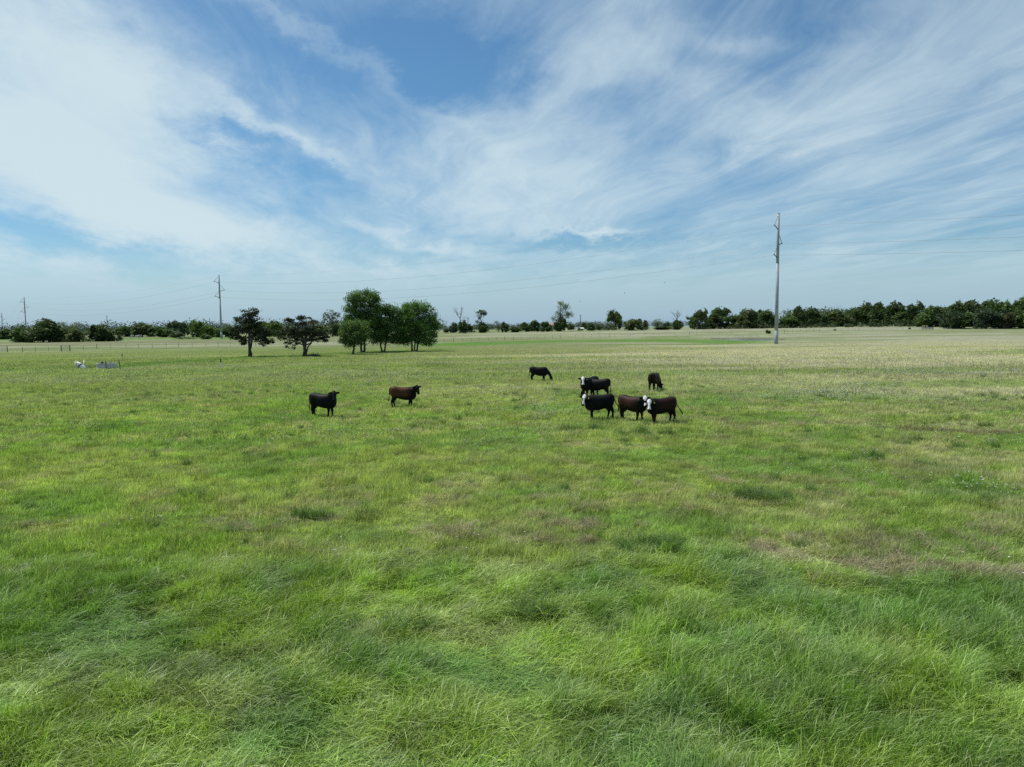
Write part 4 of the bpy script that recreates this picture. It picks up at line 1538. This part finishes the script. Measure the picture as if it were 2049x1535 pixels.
fence([(45, 705), (71, 704), (97, 703), (122, 702.5), (141, 702), (167, 700.5), (194, 699), (222, 698), (252, 698), (277, 697), (305, 696.5), (333, 696), (358, 695.5), (385, 695),
       (412, 694.5), (437, 694), (461, 693), (486, 692), (512, 692), (540, 691), (570, 690), (600, 690), (635, 689), (668, 688), (700, 688), (740, 687), (780, 687), (820, 686), (858, 686), (889, 685.5), (908, 685), (926, 684), (943, 684), (960, 683), (977, 682.5), (993, 682), (1010, 681.5)],
      'post and wire fence crossing behind the cedars and the grove')
fence([(1027, 681), (1043, 680), (1060, 679.5), (1075, 679), (1091, 678), (1106, 677.5), (1121, 677), (1137, 676.5), (1152, 676), (1168, 675.5), (1184, 675), (1200, 674.5), (1220, 674.2),
       (1230, 674), (1262, 673), (1290, 672), (1320, 671.5), (1350, 671), (1380, 670.5), (1394, 670), (1417, 669.5), (1440, 669), (1465, 668.5)],
      'post and wire fence across the far middle of the pasture')
fence([(1570, 666.5), (1576, 666), (1586, 665.5), (1602, 665), (1614, 664.5), (1628, 664), (1640, 664), (1656, 663.5), (1670, 663), (1684, 662.5), (1697, 662.2), (1711, 662), (1719, 661.8), (1745, 661),
       (1770, 660.5), (1795, 660), (1806, 660), (1830, 659.5), (1843, 659)],
      'post and wire fence right of the tall steel pole')


def pipe_gate(pa, pb, label):
    a, b = gp(*pa), gp(*pb)
    e = empty('pipe_gate', a)
    d = b - a
    for q in (Vector((0, 0, 0)), d):
        MB().tube([q + Vector((0, 0, -0.3)), q + Vector((0, 0, 1.45))], 0.09, 8).build('post', POST, e)
    for z in (0.25, 0.55, 0.85, 1.15, 1.35):
        MB().tube([Vector((0, 0, z)) + d * 0.02, d * 0.98 + Vector((0, 0, z))], 0.035, 6).build('rail', GATE_M, e)
    tag(e, label, 'gate', 'grey pipe gates in the fence')


pipe_gate((-8, 705), (15, 704.5), 'grey pipe gate at the left edge of the picture')
pipe_gate((123, 703.4), (140, 702.8), 'small grey pipe panel in the fence above the white pipe')

# grey board pen at far right
p = gp(1846, 660)
e = empty('board_pen', p, 0.15)
for i in range(4):
    MB().box((i * 1.7, 0, 0.55), (0.16, 0.16, 1.3)).build('post', POST, e)
for z in (0.3, 0.62, 0.94, 1.12):
    MB().box((2.55, -0.12, z), (5.4, 0.05, 0.18)).build('board', GATE_M, e)
tag(e, 'weathered grey board pen before the wood at right', 'pen')

# ------------------------------------------------------------------ waterworks at left: pipe, posts, tank
WHITE_PIPE = plain('white_coated_pipe', (0.80, 0.80, 0.79), 0.45, 0, 0.05)
YELLOW = plain('faded_yellow_paint', (0.66, 0.60, 0.30), 0.6, 0, 0.15)
CREAM = plain('cream_paint', (0.62, 0.56, 0.36), 0.6, 0, 0.12)
BAND = plain('dark_blue_band', (0.035, 0.045, 0.08), 0.5)
TPOST = plain('dark_steel_post', (0.030, 0.036, 0.052), 0.6)
ORANGE = plain('orange_marker', (0.55, 0.20, 0.06), 0.6)
p = gp(162.5, 738.2)
e = empty('vent_pipe', p)
pts = [Vector((0.55, 0, -0.25)), Vector((0.30, 0, 0.12)), Vector((-0.10, 0, 0.48)), Vector((-0.38, -0.05, 0.70)), Vector((-0.58, -0.1, 0.74))]
MB().tube(pts, [0.30, 0.30, 0.30, 0.30, 0.29], 16).build('pipe', WHITE_PIPE, e, True)
MB().tube([Vector((-0.02, 0, 0.41)), Vector((-0.14, 0, 0.515))], 0.325, 16).build('band', BAND, e)
MB().tube([Vector((-0.57, -0.1, 0.735)), Vector((-0.66, -0.12, 0.745))], 0.33, 16).build('flange', WHITE_PIPE, e)
tag(e, 'white elbow pipe rising from the grass between two yellow posts', 'pipe')
for px, py, mat_, lab, lean in ((152.0, 739.3, CREAM, 'cream-coloured guard post left of the white pipe', 0.02), (169.5, 737.5, YELLOW, 'faded yellow guard post right of the white pipe', -0.02)):
    p = gp(px, py)
    e = empty('guard_post', p)
    MB().tube([(0, 0, -0.3), (lean, 0, 1.12)], 0.13, 12).build('shaft', mat_, e, True)
    MB().ball((lean, 0, 1.12), (0.13, 0.13, 0.07), 12, 6).build('cap', mat_, e, True)
    tag(e, lab, 'guard post', 'guard posts at the white pipe')
p = gp(213.5, 738.6)
Dm = project(p)[2] / F0
R = 18.0 * Dm
back = Vector((p.x, p.y, 0)).normalized() * R
e = empty('concrete_tank', p + back)
prof = [(R * 0.99, -0.2), (R * 0.99, 0.62), (R * 1.03, 0.62), (R * 1.03, 0.74), (R * 0.93, 0.74), (R * 0.92, 0.45)]
vs, fs = [], []
S = 40
for r, z in prof:
    vs += [(r * math.cos(2 * math.pi * k / S), r * math.sin(2 * math.pi * k / S), z) for k in range(S)]
for i in range(len(prof) - 1):
    for k in range(S):
        fs.append((i * S + k, i * S + (k + 1) % S, (i + 1) * S + (k + 1) % S, (i + 1) * S + k))
MB().add(vs, fs).build('wall', CONCRETE, e)
MB().add([(R * 0.925 * math.cos(2 * math.pi * k / S), R * 0.925 * math.sin(2 * math.pi * k / S), 0.56) for k in range(S)], [tuple(range(S))]).build('water', plain('tank_water', (0.05, 0.06, 0.05), 0.1), e)
MB().box((-0.85, R * 0.4, 0.80), (0.22, 0.22, 0.26)).build('float_valve', TPOST, e)
tag(e, 'round pale concrete water tank in the grass beside the white pipe', 'tank')
for px, py, h, lab in ((212.5, 739.5, 1.15, 'dark steel post standing in front of the concrete tank'), (241, 740.5, 1.30, 'dark steel post leaning just right of the concrete tank')):
    p = gp(px, py)
    e = empty('steel_post', p)
    MB().box((0, 0, h / 2 - 0.15), (0.10, 0.03, h + 0.3)).build('flange', TPOST, e)
    MB().box((0, 0.035, h / 2 - 0.15), (0.03, 0.06, h + 0.28)).build('web', TPOST, e)
    e.rotation_euler = (0, -0.10 if px > 230 else 0.0, 0)
    tag(e, lab, 'post', 'dark steel posts by the tank')
for px, py, h, m1, m2, lab in ((246, 722, 1.15, CREAM, ORANGE, 'thin orange-topped marker post above the concrete tank'), (443.5, 736.5, 1.25, WHITE_PIPE, TPOST, 'white marker post with dark top left of the first cedar')):
    p = gp(px, py)
    e = empty('marker_post', p)
    MB().tube([(0, 0, -0.3), (-0.06, 0, h * 0.62)], 0.075, 8).build('lower_tube', m1, e)
    MB().tube([(-0.06, 0, h * 0.62), (-0.10, 0, h - 0.05)], 0.082, 8).build('upper_sleeve', m2 if px > 300 else TPOST, e)
    MB().tube([(-0.10, 0, h - 0.05), (-0.105, 0, h)], 0.085, 8).build('cap', ORANGE, e)
    tag(e, lab, 'marker post', 'pipeline marker posts')


# ------------------------------------------------------------------ brush
def brush(px, py, wpx, hpx, n, label, mat_):
    p = gp(px, py)
    s = project(p)[2] / F0
    mb = MB()
    for _ in range(n):
        x = random.gauss(0, 0.3) * wpx * s
        y = random.gauss(0, 0.5)
        hh = hpx * s * max(0.2, 1 - (2 * x / (wpx * s)) ** 2)
        a = Vector((x, y, random.uniform(0, 0.6) * hh))
        d = Vector((random.gauss(0, 1), random.gauss(0, 0.6), random.uniform(-0.1, 0.6))).normalized()
        limb(mb, a, a + d * random.uniform(0.4, 1.1) * max(hpx * s, 0.8), 0.05, 0.015, 0.1, 3, 4)
    o = mb.build('brush_pile', mat_)
    o.location = p
    tag(o, label, 'brush pile')


brush(373, 679, 38, 6, 170, 'dark pile of cut brush before the far left wood', BARK)
brush(626, 714, 24, 7, 110, 'fallen brown branches at the foot of the flat-topped cedar', BARK)

# ------------------------------------------------------------------ farm buildings behind the hedge
WALL = plain('tan_siding', (0.42, 0.33, 0.26), 0.8)
ROOF = plain('brown_shingle_roof', (0.30, 0.22, 0.19), 0.85)
GLASS = plain('dark_window', (0.03, 0.035, 0.045), 0.1)
WHITE = plain('white_sheet_metal', (0.72, 0.71, 0.69), 0.5)


def house(px, d, ty, w, dep, wall, roof, name, label, cat, rz=0.1, win=True):
    p = at_depth(px, d)
    h = z_at(p, ty)
    e = empty(name, p, rz)
    eave = h * 0.62
    hw, hd = w / 2, dep / 2
    MB().add([(-hw, -hd, -0.3), (hw, -hd, -0.3), (hw, hd, -0.3), (-hw, hd, -0.3), (-hw, -hd, eave), (hw, -hd, eave), (hw, hd, eave), (-hw, hd, eave), (-hw, 0, h * 0.97), (hw, 0, h * 0.97)],
             [(0, 1, 5, 4), (1, 2, 6, 9, 5), (2, 3, 7, 6), (3, 0, 4, 8, 7)]).build('wall', wall, e)
    o_, t_ = 0.35, 0.12
    for sg in (-1, 1):
        k = (h * 0.97 - eave) / hd
        MB().add([(-hw - o_, sg * (hd + o_), eave - o_ * k + 0.03), (hw + o_, sg * (hd + o_), eave - o_ * k + 0.03), (hw + o_, 0, h), (-hw - o_, 0, h),
                  (-hw - o_, sg * (hd + o_), eave - o_ * k + 0.03 + t_), (hw + o_, sg * (hd + o_), eave - o_ * k + 0.03 + t_), (hw + o_, 0, h + t_), (-hw - o_, 0, h + t_)],
                 [(0, 1, 2, 3), (7, 6, 5, 4), (0, 4, 5, 1), (1, 5, 6, 2), (3, 7, 4, 0)]).build('roof', roof, e)
    if win:
        for wx in (-hw * 0.55, hw * 0.5):
            MB().box((wx, -hd - 0.02, eave * 0.55), (1.1, 0.08, 1.2)).build('window', GLASS, e)
        MB().box((0, -hd - 0.02, 1.0), (1.0, 0.08, 2.05)).build('door', WHITE, e)
    tag(e, label, cat)


house(1108, 530, 646, 11, 8, WALL, ROOF, 'farmhouse', 'tan farmhouse half hidden behind the twin rounded trees', 'house')
house(1160, 440, 656, 4.0, 3.0, WHITE, WHITE, 'shed', 'small white shed below the short bare pole', 'shed', 0.3, False)

# ------------------------------------------------------------------ cattle
COAT, k, b = new_mat('cattle_coat')
cc = k.attr('coat', 'GEOMETRY', 'Color')
pos = k.node('ShaderNodeTexCoord').outputs['Object']
nn = k.smooth(k.noise(pos, 14, 5, 0.6), 0.3, 0.7, 0.75, 1.25)
k.l.new(k.mix(1.0, cc, k.xyz(nn, nn, nn), 'MULTIPLY'), b.inputs['Base Color'])
b.inputs['Roughness'].default_value = 0.6
b.inputs['Specular IOR Level'].default_value = 0.15
TAG_M = plain('yellow_ear_tag', (0.70, 0.55, 0.10), 0.5)
EYE_M = plain('dark_eye', (0.006, 0.005, 0.005), 0.15)


def ellip(mb, c, ax, ay, az_, rx, ry, rz_, seg=10, rings=8):
    vs, fs = [], []
    for i in range(rings + 1):
        th = math.pi * (i + 0.03) / (rings + 0.06)
        for j in range(seg):
            an = 2 * math.pi * j / seg
            vs.append(c + ax * (rx * math.cos(th)) + ay * (ry * math.sin(th) * math.cos(an)) + az_ * (rz_ * math.sin(th) * math.sin(an)))
    for i in range(rings):
        for j in range(seg):
            j2 = (j + 1) % seg
            fs.append((i * seg + j, i * seg + j2, (i + 1) * seg + j2, (i + 1) * seg + j))
    fs.append(tuple(range(seg - 1, -1, -1)))
    fs.append(tuple(rings * seg + j for j in range(seg)))
    mb.add(vs, fs)


BODY = [  # x, top, bottom, half width
    (-0.86, 1.14, 0.90, 0.09), (-0.83, 1.24, 0.78, 0.19), (-0.72, 1.30, 0.66, 0.27), (-0.55, 1.31, 0.60, 0.315), (-0.36, 1.28, 0.57, 0.31),
    (-0.12, 1.245, 0.50, 0.345), (0.12, 1.24, 0.46, 0.365), (0.35, 1.25, 0.455, 0.335), (0.52, 1.265, 0.46, 0.30), (0.68, 1.25, 0.47, 0.25),
    (0.80, 1.19, 0.54, 0.19), (0.88, 1.08, 0.66, 0.10)]


def raw_cow(c):
    mb = MB()
    S = 36
    vs, fs = [], []
    for (x, zt, zb, hw) in BODY:
        zc, hh = (zt + zb) / 2, (zt - zb) / 2
        for j in range(S):
            a = 2 * math.pi * j / S
            ca, sa = math.cos(a), math.sin(a)
            ex = 0.82
            vs.append((x, hw * math.copysign(abs(ca) ** ex, ca), zc + hh * math.copysign(abs(sa) ** ex, sa)))
    for i in range(len(BODY) - 1):
        for j in range(S):
            j2 = (j + 1) % S
            fs.append((i * S + j, i * S + j2, (i + 1) * S + j2, (i + 1) * S + j))
    fs.append(tuple(range(S - 1, -1, -1)))
    fs.append(tuple((len(BODY) - 1) * S + j for j in range(S)))
    mb.add(vs, fs)
    yaw = math.radians(c['yaw'])
    pit = math.radians(c['pitch'])
    if c['pose'] == 'graze':
        ya = yaw * 0.6
        n0 = Vector((0.60, 0, 0.98))
        n1 = Vector((0.60 + 0.33 * math.cos(ya * .5), 0.33 * math.sin(ya * .5), 0.78))
        n2 = n1 + Vector((0.24 * math.cos(ya), 0.24 * math.sin(ya), -0.32))
        poll = n1 + Vector((0.27 * math.cos(ya), 0.27 * math.sin(ya), -0.36))
    else:
        ya = yaw * 0.8
        n0 = Vector((0.50, 0, 0.98))
        n1 = Vector((0.58 + 0.20 * math.cos(ya * .6), 0.20 * math.sin(ya * .6), 1.12 + c['lift'] * 0.5))
        n2 = n1 + Vector((0.19 * math.cos(ya), 0.19 * math.sin(ya), 0.10 + c['lift'] * 0.5))
        poll = n2 + Vector((0.05 * math.cos(ya), 0.05 * math.sin(ya), 0.05))
    mb.tube([n0, n0.lerp(n1, 0.5), n1, n1.lerp(n2, 0.6), n2], [(0.22, 0.32), (0.20, 0.28), (0.165, 0.225), (0.135, 0.175), (0.11, 0.13)] if c['pose'] != 'graze' else
            [0.24, 0.21, 0.17, 0.145, 0.115], 14)
    hd = Vector((math.cos(yaw) * math.cos(pit), math.sin(yaw) * math.cos(pit), -math.sin(pit)))
    hl = Vector((-math.sin(yaw), math.cos(yaw), 0))
    hu = hl.cross(hd) * -1
    if hu.z < 0:
        hu = -hu
    HL = 0.50
    ring = [(-0.07, 0.095, 0.11, -0.02), (0.03, 0.13, 0.15, -0.04), (0.13, 0.145, 0.17, -0.05), (0.25, 0.122, 0.15, -0.055), (0.37, 0.098, 0.12, -0.045), (0.46, 0.105, 0.11, -0.045), (0.50, 0.096, 0.09, -0.045), (0.525, 0.06, 0.06, -0.045)]
    vs, fs = [], []
    S = 14
    for (t, w, h, off) in ring:
        ctr = poll + hd * t + hu * off
        for j in range(S):
            a = 2 * math.pi * j / S
            vs.append(ctr + hl * (w * math.cos(a)) + hu * (h * math.sin(a)))
    for i in range(len(ring) - 1):
        for j in range(S):
            j2 = (j + 1) % S
            fs.append((i * S + j, i * S + j2, (i + 1) * S + j2, (i + 1) * S + j))
    fs.append(tuple(range(S - 1, -1, -1)))
    fs.append(tuple((len(ring) - 1) * S + j for j in range(S)))
    mb.add(vs, fs)
    ears = []
    for s in (-1, 1):
        d = (hl * s + Vector((0, 0, -0.12)) - hd * 0.05).normalized()
        ectr = poll + hl * (0.215 * s) + hd * 0.03 + hu * 0.0 + Vector((0, 0, -0.015))
        up = Vector((0, 0, 1))
        ayy = d.cross(up).normalized()
        azz = ayy.cross(d).normalized()
        ellip(mb, ectr, d, ayy, azz, 0.135, 0.036, 0.072)
        ears.append(ectr + d * 0.05)
    st = c['stride']
    for s in (-1, 1):
        f = st * s
        mb.tube([(0.50, 0.15 * s, 0.92), (0.47, 0.165 * s, 0.68), (0.48 + f * 0.3, 0.155 * s, 0.50), (0.49 + f * 0.6, 0.15 * s, 0.36), (0.48 + f * 0.9, 0.15 * s, 0.20), (0.475 + f, 0.15 * s, 0.10), (0.50 + f, 0.15 * s, 0.0)],
                [0.17, 0.145, 0.105, 0.078, 0.056, 0.056, 0.064], 10)
        b_ = -st * s * 0.8
        mb.tube([(-0.58, 0.14 * s, 1.02), (-0.56, 0.17 * s, 0.82), (-0.54 + b_ * 0.2, 0.165 * s, 0.64), (-0.63 + b_ * 0.5, 0.155 * s, 0.50), (-0.69 + b_ * 0.7, 0.15 * s, 0.40), (-0.665 + b_ * 0.9, 0.15 * s, 0.22), (-0.645 + b_, 0.15 * s, 0.10), (-0.61 + b_, 0.15 * s, 0.0)],
                [(0.17, 0.23), (0.165, 0.235), (0.13, 0.18), (0.10, 0.125), (0.073, 0.082), 0.058, 0.057, 0.064], 10)
    tx = c['tail']
    mb.tube([(-0.80, 0, 1.20), (-0.87, 0, 1.16), (-0.895, 0, 1.0), (-0.90 - tx * 0.3, 0.01, 0.80), (-0.91 - tx * 0.7, 0.02, 0.62), (-0.92 - tx, 0.03, 0.48), (-0.92 - tx * 1.2, 0.03, 0.36)],
            [0.045, 0.045, 0.035, 0.03, 0.03, 0.045, 0.02], 8)
    if c.get('udder', False):
        ellip(mb, Vector((-0.36, 0, 0.60)), Vector((1, 0, 0)), Vector((0, 1, 0)), Vector((0, 0, 1)), 0.15, 0.12, 0.09)
    return mb, dict(poll=poll, hd=hd, hl=hl, hu=hu, ears=ears)


BLACK = np.array((0.0042, 0.0040, 0.0042))
RUST = np.array((0.085, 0.030, 0.012))
CHOC = np.array((0.038, 0.0145, 0.008))
WHITE_C = np.array((0.74, 0.72, 0.67))


def coat_colours(P, c, fr):
    n = len(P)
    col = np.tile(BLACK, (n, 1))
    nz = fbm(P[:, 0] * 3 + 7, P[:, 2] * 3 + P[:, 1] * 2, c['seed'], 3)
    if c['brown'] > 0:
        w = sstep(P[:, 0], 0.60, 0.25) if False else (1 - sstep(P[:, 0], 0.15, 0.60))
        w = w * sstep(P[:, 2], 0.55, 0.85) * (0.55 + 0.9 * nz) * (0.35 + 0.65 * sstep(np.abs(P[:, 1]), 0.03, 0.16))
        if c['brown'] > 1:
            w = np.maximum(w, 0.8 * (1 - sstep(P[:, 0], -0.75, -0.55)) * sstep(P[:, 2], 0.2, 0.6))
        col = col + (c['bcol'] - col) * np.clip(w, 0, 1)[:, None]
    if c['face']:
        q = P - np.array(fr['poll'])
        a = q @ np.array(fr['hd'])
        l = q @ np.array(fr['hl'])
        u = q @ np.array(fr['hu'])
        j = 0.012 * (nz - 0.5)
        wid = np.interp(a, [-0.06, 0.02, 0.12, 0.20, 0.28, 0.36, 0.44, 0.48], [0.075, 0.11, 0.115, 0.072, 0.055, 0.07, 0.10, 0.085]) + j
        on = (a > -0.07) & (a < 0.475) & (np.abs(l + c['skew'] * np.clip(a, 0, 1)) < wid) & (u > np.interp(a, [-0.06, 0.4, 0.5], [-0.03, -0.06, -0.12])) & (np.abs(l) < 0.16)
        on &= ~((a > 0.14) & (a < 0.22) & (np.abs(l) > 0.082))
        if c['face'] == 'blaze':
            on &= ~((a > 0.16) & (l * c['side'] < -0.01))
        col[on] = WHITE_C
        nose = (a > 0.475) & (a < 0.6) & (np.abs(l) < 0.12) & (np.abs(u) < 0.2)
        col[nose] = (0.012, 0.010, 0.010)
    if c.get('pale'):
        s = 0.25 + 0.9 * sstep(fbm(P[:, 0] * 2.2, P[:, 2] * 2.2 + P[:, 1], c['seed'] + 3, 2), 0.45, 0.55)
        col = np.array((0.62, 0.60, 0.56)) * np.clip(s, 0.1, 1)[:, None]
    return col


COWS = [
    dict(px=(647, 834), head=-16, yaw=-58, label='black cow at far left of the herd, head turned to the camera', face=None, brown=0, tags=(), size=1.07, lift=0.10, stride=0.05),
    dict(px=(807, 816), head=7, yaw=-60, label='black cow with rusty brown back, second from the left', face=None, brown=1, bcol=RUST, tags=(), size=1.06, lift=0.03, stride=-0.09),
    dict(px=(1078, 763), head=-4, yaw=-12, pose='graze', label='black cow grazing alone, farthest back, head down to the right', face=None, brown=0, tags=(), size=1.03, stride=0.07),
    dict(px=(1180, 795), head=-133, yaw=36, label='white-faced black cow standing behind two others', face='bald', brown=0, tags=(1,), size=1.12, lift=0.0, stride=0.04),
    dict(px=(1198, 796), head=158, yaw=14, pose='graze', label='plain black cow with lowered head in front of the rear white-faced one', face=None, brown=0, tags=(), size=1.04, stride=0.05, tail=0.0),
    dict(px=(1200, 839), head=194, yaw=42, label='black cow with slanted white blaze, swishing tail, in the front left', face='blaze', side=1, skew=-0.05, brown=0, tags=(1,), size=1.06, lift=-0.04, stride=0.10, tail=0.32, udder=True),
    dict(px=(1265, 842), head=-42, yaw=-44, label='dark brown cow with big white forehead behind the front pair', face='bald', brown=2, bcol=CHOC, tags=(1,), size=1.06, lift=0.0, stride=0.07, skew=0.06),
    dict(px=(1324, 847), head=199, yaw=58, label='nearest cow, dark with a white face, tail swung to the right', face='bald', brown=1, bcol=CHOC * 0.6, tags=(1,), size=1.06, lift=-0.10, stride=0.05, tail=0.34),
    dict(px=(1309, 782), head=62, yaw=-32, pose='graze', label='dark brown cow seen from behind, grazing to the right', face=None, brown=1, bcol=CHOC * 0.7, tags=(), size=1.08, stride=0.04),
    dict(px=(265, 677), head=180, yaw=0, pose='graze', label='left white cow in the shade of the far left wood', face=None, brown=0, pale=True, tags=(), size=1.05, group='white cattle by the far wood'),
    dict(px=(275, 677), head=10, yaw=0, pose='graze', label='middle white cow by the far left wood', face=None, brown=0, pale=True, tags=(), size=1.05, group='white cattle by the far wood'),
    dict(px=(281, 676), head=170, yaw=0, label='right white cow by the far left wood, standing', face=None, brown=0, pale=True, tags=(), size=1.05, group='white cattle by the far wood'),
]
raws = []
for i, c in enumerate(COWS):
    c.setdefault('pose', 'stand')
    c.setdefault('stride', 0.05)
    c.setdefault('lift', 0.0)
    c.setdefault('tail', 0.02)
    c.setdefault('skew', 0.0)
    c.setdefault('side', 1)
    c.setdefault('pitch', 56 if c['pose'] == 'stand' else 68)
    c.setdefault('bcol', CHOC)
    c['seed'] = 100 + i
    mb, fr = raw_cow(c)
    o = mb.build('cow_raw')
    r = o.modifiers.new('r', 'REMESH')
    r.mode = 'VOXEL'
    r.voxel_size = 0.019 if not c.get('pale') else 0.035
    s = o.modifiers.new('s', 'SMOOTH')
    s.factor = 0.5
    s.iterations = 9
    raws.append((c, fr, o))
dg = bpy.context.evaluated_depsgraph_get()
for c, fr, o in raws:
    me = bpy.data.meshes.new_from_object(o.evaluated_get(dg))
    bpy.data.objects.remove(o)
    me.name = 'body'
    P = np.empty(len(me.vertices) * 3, np.float32)
    me.vertices.foreach_get('co', P)
    P = P.reshape(-1, 3)
    a = me.attributes.new('coat', 'FLOAT_COLOR', 'POINT')
    a.data.foreach_set('color', rgba(coat_colours(P.astype(float), c, fr)).astype(np.float32).ravel())
    me.materials.clear()
    me.materials.append(COAT)
    me.polygons.foreach_set('use_smooth', [True] * len(me.polygons))
    p = gp(*c['px'])
    e = empty('cow', p, math.radians(c['head']))
    e.scale = (c['size'] * 0.98, c['size'], c['size'] * 1.08)
    ob = link(bpy.data.objects.new('body', me))
    ob.parent = e
    if not c.get('pale'):
        for s in (-1, 1):
            q = fr['poll'] + fr['hd'] * 0.155 + fr['hl'] * (0.130 * s) + fr['hu'] * 0.02
            MB().ball(q, 0.019, 8, 6).build('eye', EYE_M, e, True)
    for s in c['tags']:
        q = fr['ears'][0 if s < 0 else 1]
        MB().box(q + Vector((0, 0, -0.055)) + fr['hu'] * 0.035, (0.05, 0.05, 0.075), math.radians(c['yaw'])).build('ear_tag', TAG_M, e)
    tag(e, c['label'], 'cow', c.get('group', 'cattle standing in the pasture'))

# ------------------------------------------------------------------ birds
BIRD = plain('dark_feathers', (0.02, 0.02, 0.022), 0.7)
for px, py, d, lab in ((1160.5, 603.5, 150, 'small dark bird in flight above the hedge line, lower one'), (1250, 586.5, 150, 'small dark bird in flight, the middle one'), (1330, 566, 150, 'small dark bird in flight, highest one')):
    v = pix_dir(px, py)
    p = cam_loc + v * (d / v.y)
    e = empty('bird', p, random.uniform(0, 3))
    mb = MB()
    mb.tube([(-0.16, 0, 0), (-0.08, 0, 0.01), (0.05, 0, 0.01), (0.12, 0, 0.02), (0.16, 0, 0.02)], [0.015, 0.035, 0.04, 0.025, 0.008], 6)
    mb.build('body', BIRD, e)
    for s in (-1, 1):
        MB().add([(0.06, 0.02 * s, 0.02), (-0.06, 0.02 * s, 0.02), (-0.06, 0.17 * s, 0.10), (0.03, 0.18 * s, 0.10), (-0.05, 0.34 * s, 0.05),
                  (0.06, 0.02 * s, 0.008), (-0.06, 0.02 * s, 0.008), (-0.06, 0.17 * s, 0.088), (0.03, 0.18 * s, 0.088)],
                 [(0, 1, 2, 3), (3, 2, 4), (8, 7, 6, 5), (4, 7, 8)]).build('wing', BIRD, e)
    tag(e, lab, 'bird', 'birds in flight')
